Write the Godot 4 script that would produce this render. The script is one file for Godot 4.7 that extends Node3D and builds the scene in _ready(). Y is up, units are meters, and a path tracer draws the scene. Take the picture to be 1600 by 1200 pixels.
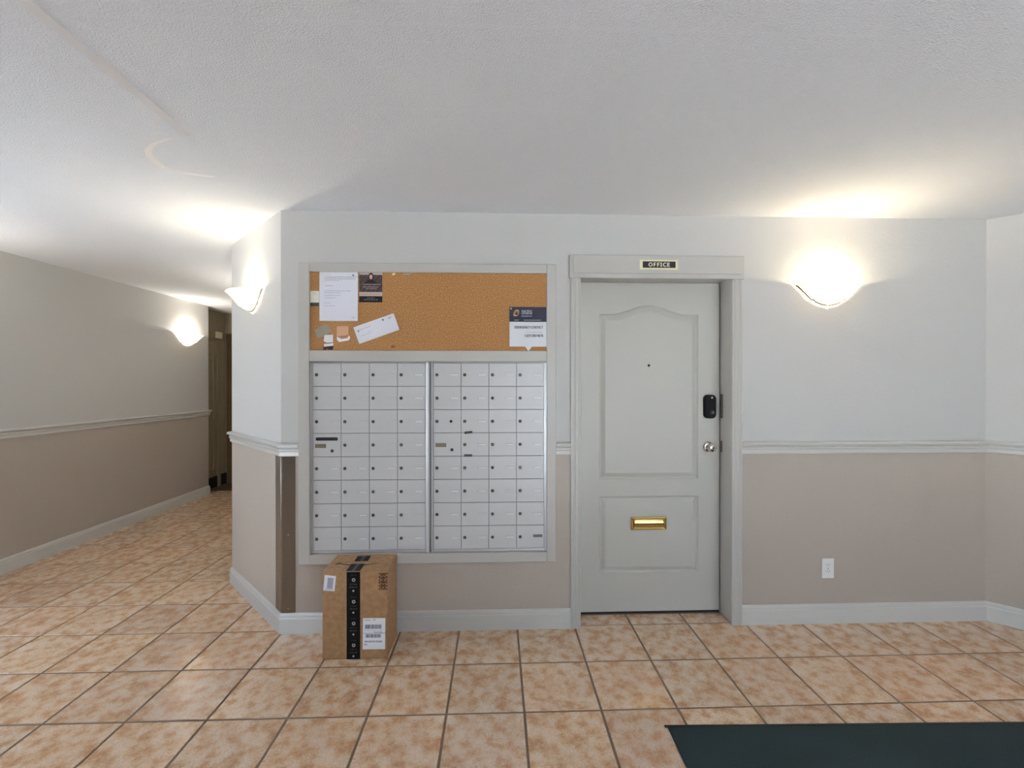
extends Node3D

# ---------------------------------------------------------------- constants (metres)
const CEIL := 2.44
const RAIL := 1.05            # height where the two wall paints meet, behind the chair rail
const XL := -1.2447           # corner: angled wall / main wall (left)
const XR := 2.9814            # corner: main wall / angled wall (right)
const TILE := 0.3409
const TX := -0.902
const TZ := 0.3223
const DOOR_Z := -0.14         # face of the office door leaf

var M := {}
var rng := RandomNumberGenerator.new()
var used := {}

func _ready() -> void:
	rng.seed = 20
	# ---------------- camera
	var cam := Camera3D.new()
	cam.name = "camera"
	cam.position = Vector3(0, 1.4451, 2.6047)
	cam.rotation = Vector3(-0.0025, -0.0342, 0)
	cam.fov = rad_to_deg(2.0 * atan(600.0 / 693.113))
	cam.near = 0.05
	cam.far = 100.0
	add_child(cam)
	cam.current = true
	# ---------------- sky and exposure
	var we := WorldEnvironment.new()
	we.name = "world_environment"
	var env := Environment.new()
	env.background_mode = Environment.BG_SKY
	var sky := Sky.new()
	var sm := ProceduralSkyMaterial.new()
	sm.sky_top_color = Color(0.74, 0.84, 0.97)
	sm.sky_horizon_color = Color(0.90, 0.94, 0.99)
	sm.ground_bottom_color = Color(0.72, 0.72, 0.72)
	sm.ground_horizon_color = Color(0.80, 0.80, 0.80)
	sm.sun_angle_max = 0.0
	sky.sky_material = sm
	env.sky = sky
	env.background_energy_multiplier = 5.0
	env.tonemap_mode = Environment.TONE_MAPPER_LINEAR
	env.tonemap_exposure = 1.24
	env.sdfgi_enabled = true
	env.ssao_enabled = true
	env.ssil_enabled = true
	we.environment = env
	add_child(we)
	# high sun behind the building: it lights the pavement outside, not the room
	var sun := DirectionalLight3D.new()
	sun.name = "sun"
	sun.look_at_from_position(Vector3.ZERO, Vector3(-0.55, -0.78, 0.30), Vector3.UP)
	sun.light_color = Color(0.96, 0.98, 1.0)
	sun.light_energy = 31.0
	sun.light_angular_distance = 0.5
	sun.shadow_enabled = true
	sun.sky_mode = DirectionalLight3D.SKY_MODE_LIGHT_ONLY
	add_child(sun)
	# ---------------- materials
	make_materials()
	# ---------------- large structure
	build_shell()
	build_floor()
	build_mouldings()
	build_windows()
	build_office_door()
	build_hall_alcove()
	# ---------------- objects
	build_noticeboard()
	build_mailboxes()
	build_pinned_papers()
	build_parcel()
	build_sconces()
	build_small_things()

# ================================================================ helpers
func numbered(n: String) -> String:
	if not used.has(n):
		used[n] = 0
		return n
	used[n] += 1
	return "%s_%03d" % [n, used[n]]

func tag(o: Node3D, label: String, category: String, group := "", kind := "") -> Node3D:
	if label: o.set_meta("label", label)
	if category: o.set_meta("category", category)
	if group: o.set_meta("group", group)
	if kind: o.set_meta("kind", kind)
	return o

func thing(called: String, label: String, category: String, at := Vector3.ZERO, group := "", kind := "") -> Node3D:
	var o := Node3D.new()
	o.name = numbered(called)
	add_child(o)
	o.position = at
	tag(o, label, category, group, kind)
	return o

func begin() -> SurfaceTool:
	var st := SurfaceTool.new()
	st.begin(Mesh.PRIMITIVE_TRIANGLES)
	return st

func commit(called: String, st: SurfaceTool, m: Material, parent: Node = null, at := Vector3.ZERO) -> MeshInstance3D:
	var mi := MeshInstance3D.new()
	mi.mesh = st.commit()
	mi.mesh.surface_set_material(0, m)
	mi.name = called if parent else numbered(called)
	mi.position = at
	if parent: parent.add_child(mi, true)
	else: add_child(mi, true)
	return mi

func place(called: String, mesh: Mesh, m: Material, parent: Node, at := Vector3.ZERO) -> MeshInstance3D:
	var mi := MeshInstance3D.new()
	mi.mesh = mesh
	mi.material_override = null
	mi.set_surface_override_material(0, m)
	mi.name = called
	mi.position = at
	parent.add_child(mi, true)
	return mi

func tri(st: SurfaceTool, a: Vector3, b: Vector3, c: Vector3, n: Vector3, ua := Vector2.ZERO, ub := Vector2.ZERO, uc := Vector2.ZERO) -> void:
	var flip := (b - a).cross(c - a).dot(n) > 0.0
	st.set_normal(n); st.set_uv(ua); st.add_vertex(a)
	if flip:
		st.set_normal(n); st.set_uv(uc); st.add_vertex(c)
		st.set_normal(n); st.set_uv(ub); st.add_vertex(b)
	else:
		st.set_normal(n); st.set_uv(ub); st.add_vertex(b)
		st.set_normal(n); st.set_uv(uc); st.add_vertex(c)

func quad(st: SurfaceTool, a: Vector3, b: Vector3, c: Vector3, d: Vector3, n: Vector3) -> void:
	tri(st, a, b, c, n, Vector2(0, 0), Vector2(1, 0), Vector2(1, 1))
	tri(st, a, c, d, n, Vector2(0, 0), Vector2(1, 1), Vector2(0, 1))

func quad_auto(st: SurfaceTool, a: Vector3, b: Vector3, c: Vector3, d: Vector3, toward: Vector3) -> void:
	var n := (c - a).cross(d - b)
	if n.length() < 1e-12: return
	n = n.normalized()
	if n.dot(toward) < 0: n = -n
	quad(st, a, b, c, d, n)

# a box with chamfered edges
func box(st: SurfaceTool, lo: Vector3, hi: Vector3, bev := 0.0, xf := Transform3D.IDENTITY) -> void:
	var c := (lo + hi) / 2.0
	var h := (hi - lo) / 2.0
	var b: float = minf(bev, minf(h.x, minf(h.y, h.z)) * 0.95)
	var ax := [Vector3.RIGHT, Vector3.UP, Vector3.BACK]
	for i in 3:
		var j := (i + 1) % 3
		var k := (i + 2) % 3
		for s in [-1.0, 1.0]:
			var o: Vector3 = c + ax[i] * h[i] * s
			var u: Vector3 = ax[j] * (h[j] - b)
			var v: Vector3 = ax[k] * (h[k] - b)
			quad(st, xf * (o - u - v), xf * (o + u - v), xf * (o + u + v), xf * (o - u + v), (xf.basis * (ax[i] * s)).normalized())
	if b <= 0.0: return
	for i in 3:
		var j := (i + 1) % 3
		var k := (i + 2) % 3
		for sj in [-1.0, 1.0]:
			for sk in [-1.0, 1.0]:
				var u: Vector3 = ax[i] * (h[i] - b)
				var p: Vector3 = c + ax[j] * sj * h[j] + ax[k] * sk * (h[k] - b)
				var q: Vector3 = c + ax[j] * sj * (h[j] - b) + ax[k] * sk * h[k]
				quad(st, xf * (p - u), xf * (p + u), xf * (q + u), xf * (q - u), (xf.basis * (ax[j] * sj + ax[k] * sk)).normalized())
	for sx in [-1.0, 1.0]:
		for sy in [-1.0, 1.0]:
			for sz in [-1.0, 1.0]:
				var s := Vector3(sx, sy, sz)
				tri(st, xf * (c + Vector3(h.x, h.y - b, h.z - b) * s), xf * (c + Vector3(h.x - b, h.y, h.z - b) * s), xf * (c + Vector3(h.x - b, h.y - b, h.z) * s), (xf.basis * s).normalized())

# a closed profile lofted from one frame to another
func loft(st: SurfaceTool, prof: PackedVector2Array, o1: Vector3, x1: Vector3, y1: Vector3, o2: Vector3, x2: Vector3, y2: Vector3, caps := true) -> void:
	var area := 0.0
	var n := prof.size()
	for i in n:
		area += prof[i].cross(prof[(i + 1) % n])
	var sg := signf(area)
	for i in n:
		var p := prof[i]
		var q := prof[(i + 1) % n]
		var e := q - p
		var nn := ((x1.normalized() * e.y - y1.normalized() * e.x) * sg).normalized()
		quad(st, o1 + x1 * p.x + y1 * p.y, o1 + x1 * q.x + y1 * q.y, o2 + x2 * q.x + y2 * q.y, o2 + x2 * p.x + y2 * p.y, nn)
	if caps:
		var ids := Geometry2D.triangulate_polygon(prof)
		var dir := (o2 - o1).normalized()
		for t in range(0, ids.size(), 3):
			var a := prof[ids[t]]
			var b := prof[ids[t + 1]]
			var c := prof[ids[t + 2]]
			tri(st, o1 + x1 * a.x + y1 * a.y, o1 + x1 * b.x + y1 * b.y, o1 + x1 * c.x + y1 * c.y, -dir)
			tri(st, o2 + x2 * a.x + y2 * a.y, o2 + x2 * b.x + y2 * b.y, o2 + x2 * c.x + y2 * c.y, dir)

# lathe a profile (radius, along) round an axis
func lathe(st: SurfaceTool, prof: PackedVector2Array, o: Vector3, axis: Vector3, seg := 20) -> void:
	var side := axis.cross(Vector3.UP)
	if side.length() < 0.1: side = axis.cross(Vector3.RIGHT)
	side = side.normalized()
	var other := axis.cross(side).normalized()
	for i in prof.size() - 1:
		var p := prof[i]
		var q := prof[i + 1]
		var e := q - p
		var nn := Vector2(e.y, -e.x).normalized()
		for k in seg:
			var d := []
			for a in [TAU * k / seg, TAU * (k + 1) / seg]:
				d.append(side * cos(a) + other * sin(a))
			var n0: Vector3 = (d[0] * nn.x + axis * nn.y).normalized()
			var n1: Vector3 = (d[1] * nn.x + axis * nn.y).normalized()
			var v := [o + d[0] * p.x + axis * p.y, o + d[1] * p.x + axis * p.y, o + d[1] * q.x + axis * q.y, o + d[0] * q.x + axis * q.y]
			smooth_quad(st, v, [n0, n1, n1, n0])

func smooth_quad(st: SurfaceTool, v: Array, n: Array, uv: Array = [Vector2.ZERO, Vector2.ZERO, Vector2.ZERO, Vector2.ZERO]) -> void:
	var mean: Vector3 = n[0] + n[1] + n[2] + n[3]
	for t in [[0, 1, 2], [0, 2, 3]]:
		var a: Vector3 = v[t[0]]
		var b: Vector3 = v[t[1]]
		var c: Vector3 = v[t[2]]
		if (b - a).cross(c - a).length() < 1e-14: continue
		var order: Array = t if (b - a).cross(c - a).dot(mean) < 0.0 else [t[0], t[2], t[1]]
		for k in order:
			st.set_normal(n[k]); st.set_uv(uv[k]); st.add_vertex(v[k])

func flat_polygon(st: SurfaceTool, poly: PackedVector2Array, z0: float, z1: float) -> void:
	# a plate in the xy plane with thickness, front at z1
	loft(st, poly, Vector3(0, 0, z0), Vector3.RIGHT, Vector3.UP, Vector3(0, 0, z1), Vector3.RIGHT, Vector3.UP)

func rounded_rect(w: float, h: float, r: float, seg := 5) -> PackedVector2Array:
	var p := PackedVector2Array()
	for q in 4:
		var c := Vector2((w / 2 - r) * (1 if q == 0 or q == 3 else -1), (h / 2 - r) * (1 if q < 2 else -1))
		for k in seg + 1:
			var a := PI / 2 * (q + float(k) / seg)
			p.append(c + Vector2(cos(a), sin(a)) * r)
	return p

# ================================================================ materials
func noise_tex(freq: float, octaves: int, sz := 512, ramp: Array = [], normal := false, strength := 4.0, kind := FastNoiseLite.TYPE_SIMPLEX_SMOOTH, sd := 1) -> NoiseTexture2D:
	var n := FastNoiseLite.new()
	n.noise_type = kind
	n.seed = sd
	n.frequency = freq
	n.fractal_type = FastNoiseLite.FRACTAL_FBM if octaves > 1 else FastNoiseLite.FRACTAL_NONE
	n.fractal_octaves = octaves
	n.fractal_gain = 0.64 if octaves > 5 else 0.5
	var t := NoiseTexture2D.new()
	t.width = sz
	t.height = sz
	t.seamless = true
	t.noise = n
	if normal:
		t.as_normal_map = true
		t.bump_strength = strength
	if ramp.size():
		var g := Gradient.new()
		var offs := PackedFloat32Array()
		var cols := PackedColorArray()
		for r in ramp:
			offs.append(r[0]); cols.append(r[1])
		g.offsets = offs
		g.colors = cols
		t.color_ramp = g
	return t

func mat(called: String, c: Color, rough := 0.6, metal := 0.0) -> StandardMaterial3D:
	var m := StandardMaterial3D.new()
	m.resource_name = called
	m.albedo_color = c
	m.roughness = rough
	m.metallic = metal
	M[called] = m
	return m

func relief(m: StandardMaterial3D, t: Texture2D, cm: float, scale: float) -> void:
	m.heightmap_enabled = true
	m.heightmap_texture = t
	m.heightmap_scale = cm
	m.uv1_triplanar = true
	m.uv1_world_triplanar = true
	m.uv1_scale = Vector3.ONE * scale

func make_materials() -> void:
	var peel := noise_tex(0.05, 3, 512, [], false, 4, FastNoiseLite.TYPE_SIMPLEX_SMOOTH, 5)
	var pop := noise_tex(0.09, 3, 512, [], false, 4, FastNoiseLite.TYPE_SIMPLEX_SMOOTH, 9)
	relief(mat("upper_paint", Color8(204, 202, 198), 0.5), peel, 0.05, 2.0)
	relief(mat("lower_paint", Color8(184, 173, 161), 0.42), peel, 0.05, 2.0)
	relief(mat("ceiling_paint", Color8(236, 238, 241), 0.9), pop, 0.22, 2.6)
	mat("smooth_lit_plaster", Color8(252, 252, 252), 0.5)  # whiter than the ceiling, to paint in the light the bead catches
	mat("trim_paint", Color8(210, 208, 201), 0.32)
	mat("casing_paint", Color8(194, 191, 184), 0.38)
	mat("door_paint", Color8(198, 196, 187), 0.42)
	mat("shaded_wall_paint", Color8(150, 138, 114), 0.55)  # wall paint darkened to carry the shade of the hall end
	mat("shaded_alcove_door", Color8(140, 128, 104), 0.45)  # door paint with the alcove shade mixed into its colour
	mat("shaded_end_door", Color8(108, 90, 60), 0.4)  # brown stands in for the unlit end of the hall
	mat("grout", Color8(122, 103, 84), 0.85)
	# floor tile: six glazes cut from one mottle
	var ramp := [[0.0, Color8(188, 143, 103)], [0.3, Color8(215, 179, 143)], [0.5, Color8(230, 202, 172)], [0.7, Color8(237, 216, 192)], [1.0, Color8(242, 230, 214)]]
	var mott := noise_tex(0.013, 6, 512, ramp, false, 4, FastNoiseLite.TYPE_SIMPLEX_SMOOTH, 31)
	var fine := noise_tex(0.06, 4, 512, [[0.0, Color8(222, 208, 196)], [0.5, Color8(244, 240, 236)], [1.0, Color8(255, 255, 255)]], false, 4, FastNoiseLite.TYPE_SIMPLEX_SMOOTH, 12)
	var undul := noise_tex(0.02, 3, 256, [], true, 1.2, FastNoiseLite.TYPE_SIMPLEX_SMOOTH, 4)
	for i in 8:
		var m := mat("tile_glaze_%d" % i, Color.from_hsv([0.05, 0.09, 0.07, 0.1][i % 4], 0.01 + 0.02 * (i % 3), [0.99, 0.95, 1.0, 0.96, 0.93, 0.98, 0.97, 1.0][i]), 0.15)
		m.albedo_texture = mott
		m.metallic_specular = 0.68
		m.uv1_triplanar = true
		m.uv1_scale = Vector3.ONE * 1.55
		m.uv1_offset = Vector3(0.137 * i, 0.31 * i, 0.229 * i)
		m.detail_enabled = true
		m.detail_albedo = fine
		m.detail_blend_mode = BaseMaterial3D.BLEND_MODE_MUL
		m.detail_uv_layer = BaseMaterial3D.DETAIL_UV_2
		m.uv2_triplanar = true
		m.uv2_scale = Vector3.ONE * 3.1
		m.normal_enabled = true
		m.normal_texture = undul
		m.normal_scale = 0.25
	mat("aluminium_door", Color8(208, 208, 207), 0.42, 0.12)
	mat("aluminium_bar", Color8(215, 216, 218), 0.3, 0.5)
	mat("carcass_metal", Color8(128, 126, 123), 0.5, 0.3)
	mat("dark_hollow", Color8(26, 25, 24), 0.7)
	mat("lock_metal", Color8(92, 86, 80), 0.35, 0.8)
	mat("bronze_plate", Color8(128, 116, 96), 0.4, 0.5)
	mat("holder_metal", Color8(205, 203, 200), 0.35, 0.4)
	mat("label_card", Color8(232, 230, 226), 0.6)
	mat("black_rubber", Color8(14, 14, 15), 0.55).metallic_specular = 0.25
	mat("black_plastic", Color8(16, 16, 18), 0.28)
	mat("grey_plastic", Color8(190, 190, 188), 0.4)
	mat("white_plastic", Color8(238, 237, 234), 0.3)
	mat("brass", Color8(206, 178, 112), 0.16, 1.0)
	mat("nickel", Color8(206, 200, 190), 0.14, 1.0)
	mat("steel", Color8(140, 132, 122), 0.32, 0.9)
	mat("dark_steel", Color8(110, 106, 102), 0.4, 0.8)
	mat("paper", Color8(240, 241, 245), 0.7)
	mat("ink", Color8(24, 24, 28), 0.6)
	mat("soft_ink", Color8(150, 152, 158), 0.6)
	mat("navy", Color8(13, 17, 48), 0.6)
	mat("gold_print", Color8(214, 170, 84), 0.5)
	mat("cream_plastic", Color8(240, 232, 196), 0.4)
	mat("rubber", Color8(22, 20, 19), 0.6)
	mat("window_frame", Color8(150, 150, 150), 0.4, 0.6)
	var cork := mat("cork", Color(0.9, 0.89, 0.87), 0.9)
	cork.albedo_texture = noise_tex(0.11, 3, 512, [[0.0, Color8(120, 78, 40)], [0.38, Color8(162, 115, 66)], [0.6, Color8(178, 131, 80)], [1.0, Color8(222, 178, 126)]], false, 4, FastNoiseLite.TYPE_SIMPLEX_SMOOTH, 7)
	cork.uv1_triplanar = true
	cork.uv1_world_triplanar = true
	cork.uv1_scale = Vector3.ONE * 2.2
	var card := mat("cardboard", Color.WHITE, 0.75)
	card.albedo_texture = noise_tex(0.03, 4, 256, [[0.0, Color8(150, 113, 77)], [0.5, Color8(162, 126, 88)], [1.0, Color8(174, 139, 100)]], false, 4, FastNoiseLite.TYPE_SIMPLEX_SMOOTH, 3)
	card.uv1_triplanar = true
	card.uv1_scale = Vector3(3, 3, 3)
	var carpet := mat("carpet", Color.WHITE, 0.95)
	carpet.albedo_texture = noise_tex(0.2, 2, 256, [[0.0, Color8(58, 42, 26)], [1.0, Color8(112, 86, 54)]], false, 4, FastNoiseLite.TYPE_SIMPLEX_SMOOTH, 8)
	relief(carpet, carpet.albedo_texture, 0.5, 4.0)
	var matm := mat("mat_pile", Color.WHITE, 0.95)
	matm.albedo_texture = noise_tex(0.2, 2, 256, [[0.0, Color8(16, 26, 28)], [1.0, Color8(44, 60, 62)]], false, 4, FastNoiseLite.TYPE_SIMPLEX_SMOOTH, 6)
	relief(matm, matm.albedo_texture, 0.5, 5.0)
	var con := mat("concrete", Color.WHITE, 0.9)
	con.albedo_texture = noise_tex(0.03, 4, 256, [[0.0, Color8(206, 205, 203)], [1.0, Color8(228, 227, 225)]], false, 4, FastNoiseLite.TYPE_SIMPLEX_SMOOTH, 2)
	relief(con, con.albedo_texture, 0.3, 0.8)
	var glass := mat("clear_glass", Color(0.95, 0.98, 0.98, 0.06), 0.02)
	glass.transparency = BaseMaterial3D.TRANSPARENCY_ALPHA
	var opal := mat("opal_glass", Color8(250, 247, 240), 0.22)
	opal.backlight_enabled = true
	opal.backlight = Color(1.0, 0.98, 0.93)
	var b1 := mat("warm_bulb", Color8(255, 244, 220), 0.4)
	b1.emission_enabled = true
	b1.emission = Color(1.0, 0.88, 0.66)
	b1.emission_energy_multiplier = 6.0
	var b2 := mat("cool_bulb", Color8(255, 250, 240), 0.4)
	b2.emission_enabled = true
	b2.emission = Color(1.0, 0.97, 0.90)
	b2.emission_energy_multiplier = 6.0

# ================================================================ shell
# a straight wall from p to q (plan x,z), the room on the left of the walk seen from above with z down the page
func wall(called: String, label: String, p: Vector2, q: Vector2, openings: Array = [], thick := 0.2, dark := false) -> MeshInstance3D:
	var d := (q - p).normalized()
	var L := p.distance_to(q)
	var dir := Vector3(d.x, 0, d.y)
	var n := Vector3(-d.y, 0, d.x)
	var o := Vector3(p.x, 0, p.y)
	var us := [0.0, L]
	var ys := [-0.003, RAIL, CEIL]
	for w in openings:
		us.append_array([w[0], w[1]])
		ys.append_array([w[2], w[3]])
	us.sort()
	ys.sort()
	var sts := [begin(), begin()]
	var solid := func(i: int, j: int) -> bool:
		if i < 0 or j < 0 or i >= us.size() - 1 or j >= ys.size() - 1: return false
		var u: float = (us[i] + us[i + 1]) / 2.0
		var y: float = (ys[j] + ys[j + 1]) / 2.0
		for w in openings:
			if u > w[0] and u < w[1] and y > w[2] and y < w[3]: return false
		return true
	for i in us.size() - 1:
		for j in ys.size() - 1:
			if us[i + 1] - us[i] < 1e-6 or ys[j + 1] - ys[j] < 1e-6 or not solid.call(i, j): continue
			var st: SurfaceTool = sts[0] if (ys[j] + ys[j + 1]) / 2.0 > RAIL else sts[1]
			var a: Vector3 = o + dir * us[i] + Vector3.UP * ys[j]
			var b: Vector3 = o + dir * us[i + 1] + Vector3.UP * ys[j]
			var c: Vector3 = o + dir * us[i + 1] + Vector3.UP * ys[j + 1]
			var e: Vector3 = o + dir * us[i] + Vector3.UP * ys[j + 1]
			var t: Vector3 = -n * thick
			quad(st, a, b, c, e, n)
			quad(st, a + t, b + t, c + t, e + t, -n)
			if not solid.call(i - 1, j): quad(st, a, a + t, e + t, e, -dir)
			if not solid.call(i + 1, j): quad(st, b, b + t, c + t, c, dir)
			if not solid.call(i, j - 1): quad(st, a, b, b + t, a + t, Vector3.DOWN)
			if not solid.call(i, j + 1): quad(st, e, c, c + t, e + t, Vector3.UP)
	var mesh := ArrayMesh.new()
	mesh = sts[0].commit(mesh)
	mesh.surface_set_material(0, M.shaded_wall_paint if dark else M.upper_paint)  # dark: hall end shade is put into the wall colour
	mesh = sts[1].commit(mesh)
	mesh.surface_set_material(1, M.shaded_wall_paint if dark else M.lower_paint)
	var mi := MeshInstance3D.new()
	mi.name = called
	mi.mesh = mesh
	add_child(mi, true)
	tag(mi, label, "wall", "", "structure")
	return mi

const F0 := Vector2(-3.735, 4.8)
const F1 := Vector2(-3.735, -3.275)
const F2 := Vector2(-3.9, -3.275)
const F3 := Vector2(-3.9, -3.9)
const F4 := Vector2(-1.914, -3.9)
const F5 := Vector2(-1.914, -0.6693)
const F6 := Vector2(XL, 0)
const F7 := Vector2(XR, 0)
const F8 := Vector2(3.7814, 0.8)
const F9 := Vector2(3.7814, 4.8)

func build_shell() -> void:
	# left window: z 0.5 .. 4.3 (u runs from z = 4.8 down)
	wall("wall_left", "long pale hallway wall with beige lower half, left of the passage", F0, F1, [[3.1, 4.65, 0.05, 2.32]])
	wall("wall_alcove", "short wall set back around the hallway doorway, shade put into its colour", F2, F3, [], 0.2, true)
	wall("wall_hall_end", "wall closing the far end of the hallway, shade put into its colour", F3, F4, [], 0.2, true)
	wall("wall_hall_right", "inner hallway wall hidden behind the angled corner wall", F4, F5, [])
	wall("wall_angled_left", "narrow angled wall carrying the sconce at the hallway corner", F5, F6, [])
	wall("wall_back", "wide main wall with mailboxes and office door, pale above beige", F6, F7, [
		[-1.075 - XL, 0.291 - XL, 0.457, 1.5675], [0.474 - XL, 1.425 - XL, -0.1, 2.092]])
	wall("wall_angled_right", "angled wall meeting the main wall at the right edge", F7, F8, [])
	wall("wall_right", "side wall of the lobby beyond the angled wall on the right", F8, F9, [])
	wall("wall_front", "street side wall of the lobby behind the camera with wide glazing", F9, F0, [[0.78, 3.18, 0.05, 2.32]])
	var st := begin()
	box(st, Vector3(-4.3, CEIL, -4.3), Vector3(4.3, CEIL + 0.2, 5.1))
	var ce := commit("ceiling", st, M.ceiling_paint)
	tag(ce, "pale grey stippled plaster ceiling over the lobby and hallway", "ceiling", "", "structure")
	# a low plaster step that runs along the ceiling, swells round and fades into it
	var line := [Vector2(-1.205, 2.6), Vector2(-1.21, 1.6), Vector2(-1.218, 1.0), Vector2(-1.228, 0.775), Vector2(-1.33, 0.745), Vector2(-1.42, 0.70), Vector2(-1.475, 0.655), Vector2(-1.505, 0.61), Vector2(-1.515, 0.56), Vector2(-1.52, 0.51), Vector2(-1.47, 0.46), Vector2(-1.36, 0.42)]
	var drop := [0.016, 0.016, 0.016, 0.015, 0.012, 0.012, 0.013, 0.014, 0.014, 0.011, 0.006, 0.0]
	var inn := [Vector2(-1, 0), Vector2(-1, 0), Vector2(-1, 0), Vector2(-0.8, 0.4), Vector2(-0.3, 0.9), Vector2(-0.4, 0.9), Vector2(-0.7, 0.7), Vector2(-0.9, 0.3), Vector2(-1, 0), Vector2(-0.9, -0.3), Vector2(-0.7, -0.7), Vector2(-0.5, -0.8)]
	var rs := begin()
	var bv := begin()
	for i in line.size() - 1:
		var row := []
		for k in 2:
			var P: Vector2 = line[i + k]
			var I: Vector2 = inn[i + k]
			var dd: float = drop[i + k]
			var wide: float = [0.9, 0.9, 0.9, 0.7, 0.5, 0.4, 0.4, 0.4, 0.4, 0.3, 0.22, 0.14][i + k]
			row.append([Vector3(P.x, CEIL, P.y), Vector3(P.x + I.x * 0.024, CEIL - dd * 0.7, P.y + I.y * 0.024), Vector3(P.x + I.x * 0.06, CEIL - dd * 0.7, P.y + I.y * 0.06), Vector3(P.x + I.x * wide, CEIL + 0.001, P.y + I.y * wide)])
		quad_auto(bv, row[0][0], row[1][0], row[1][1], row[0][1], Vector3.DOWN)
		for k in [1, 2]:
			quad_auto(rs, row[0][k], row[1][k], row[1][k + 1], row[0][k + 1], Vector3.DOWN)
	commit("plaster_step", rs, M.ceiling_paint, ce)
	commit("plaster_bead", bv, M.smooth_lit_plaster, ce)
	# ground outside the glazing
	st = begin()
	box(st, Vector3(-20, -0.4, -14), Vector3(20, -0.18, 24))
	tag(commit("ground", st, M.concrete), "concrete pavement outside the lobby glazing", "pavement", "", "structure")

func build_floor() -> void:
	var st := begin()
	box(st, Vector3(-4.3, -0.17, -4.3), Vector3(4.3, -0.003, 5.1))
	var fl := commit("floor", st, M.grout)
	tag(fl, "glazed tan tile floor with brown grout joints", "floor", "", "structure")
	var poly := PackedVector2Array([F0, Vector2(F1.x, -3.47), Vector2(F5.x, -3.47), F5, F6, Vector2(0.494, 0), Vector2(0.494, -0.135), Vector2(1.405, -0.135), Vector2(1.405, 0), F7, F8, F9])
	var full := tile_mesh(PackedVector2Array([Vector2(-1, -1), Vector2(1, -1), Vector2(1, 1), Vector2(-1, 1)]), TILE / 2 - 0.005)
	var rest := begin()
	var rest_any := false
	for i in range(-10, 16):
		for j in range(-13, 16):
			var c := Vector2(TX + (i + 0.5) * TILE, TZ + (j + 0.5) * TILE)
			var r := TILE / 2 - 0.005
			var cell := PackedVector2Array([c + Vector2(-r, -r), c + Vector2(r, -r), c + Vector2(r, r), c + Vector2(-r, r)])
			var m: Material = M["tile_glaze_%d" % rng.randi_range(0, 7)]
			var turn := rng.randi_range(0, 3)
			for piece in Geometry2D.intersect_polygons(cell, poly):
				var area := 0.0
				for k in piece.size():
					area += piece[k].cross(piece[(k + 1) % piece.size()])
				if absf(area) < 0.0008: continue
				if c.y > 2.0:
					tile_shape(rest, piece)
					rest_any = true
					continue
				if absf(absf(area) / 2 - 4 * r * r) < 1e-5:
					var o := place("floor_tile", full, m, fl, Vector3(c.x, 0, c.y))
					o.rotation.y = turn * PI / 2
				else:
					var ps := begin()
					var local := PackedVector2Array()
					for v in piece: local.append(v - c)
					tile_shape(ps, local)
					commit("floor_tile", ps, m, fl, Vector3(c.x, 0, c.y))
	if rest_any:
		var o := commit("floor_tile_field", rest, M.tile_glaze_0, fl)
		o.set_meta("kind", "stuff")

func tile_shape(st: SurfaceTool, poly: PackedVector2Array) -> void:
	var p := poly
	var area := 0.0
	for k in p.size(): area += p[k].cross(p[(k + 1) % p.size()])
	if area < 0: p.reverse()
	var ins := Geometry2D.offset_polygon(p, -0.002)
	var top: PackedVector2Array = ins[0] if ins.size() == 1 and ins[0].size() == p.size() else p
	var aligned := p == top
	if not aligned:
		# match starts
		var best := 0
		for k in p.size():
			if top[k].distance_to(p[0]) < top[best].distance_to(p[0]): best = k
		var sh := PackedVector2Array()
		for k in p.size(): sh.append(top[(best + k) % p.size()])
		if sh[1].distance_to(p[1]) > 0.01: sh = p
		top = sh
	var n := p.size()
	for k in n:
		var a := p[k]
		var b := p[(k + 1) % n]
		var e := (b - a).normalized()
		var out := Vector3(e.y, 0, -e.x)
		var y1 := -0.0012 if top != p else 0.0
		quad(st, Vector3(a.x, -0.009, a.y), Vector3(b.x, -0.009, b.y), Vector3(b.x, y1, b.y), Vector3(a.x, y1, a.y), out)
		if top != p:
			var c := top[(k + 1) % n]
			var d := top[k]
			quad(st, Vector3(a.x, y1, a.y), Vector3(b.x, y1, b.y), Vector3(c.x, 0, c.y), Vector3(d.x, 0, d.y), (out + Vector3.UP).normalized())
	var ids := Geometry2D.triangulate_polygon(top)
	for t in range(0, ids.size(), 3):
		var a := top[ids[t]]
		var b := top[ids[t + 1]]
		var c := top[ids[t + 2]]
		tri(st, Vector3(a.x, 0, a.y), Vector3(b.x, 0, b.y), Vector3(c.x, 0, c.y), Vector3.UP)

func tile_mesh(unit: PackedVector2Array, r: float) -> Mesh:
	var st := begin()
	var p := PackedVector2Array()
	for v in unit: p.append(v * r)
	tile_shape(st, p)
	return st.commit()

# mouldings: profile in (depth into the room, height), mitred at the corners of the walk
func miter(a: Vector2, b: Vector2, c: Vector2) -> Vector2:
	var d1 := (b - a).normalized()
	var d2 := (c - b).normalized()
	var n1 := Vector2(-d1.y, d1.x)
	var n2 := Vector2(-d2.y, d2.x)
	return (n1 + n2) / (1.0 + n1.dot(n2))

func moulding(called: String, label: String, category: String, prof: PackedVector2Array, p: Vector2, q: Vector2, mp: Vector2, mq: Vector2, m: Material) -> MeshInstance3D:
	var st := begin()
	loft(st, prof, Vector3(p.x, 0, p.y), Vector3(mp.x, 0, mp.y), Vector3.UP, Vector3(q.x, 0, q.y), Vector3(mq.x, 0, mq.y), Vector3.UP)
	var o := commit(called, st, m)
	tag(o, label, category, "", "structure")
	return o

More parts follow.
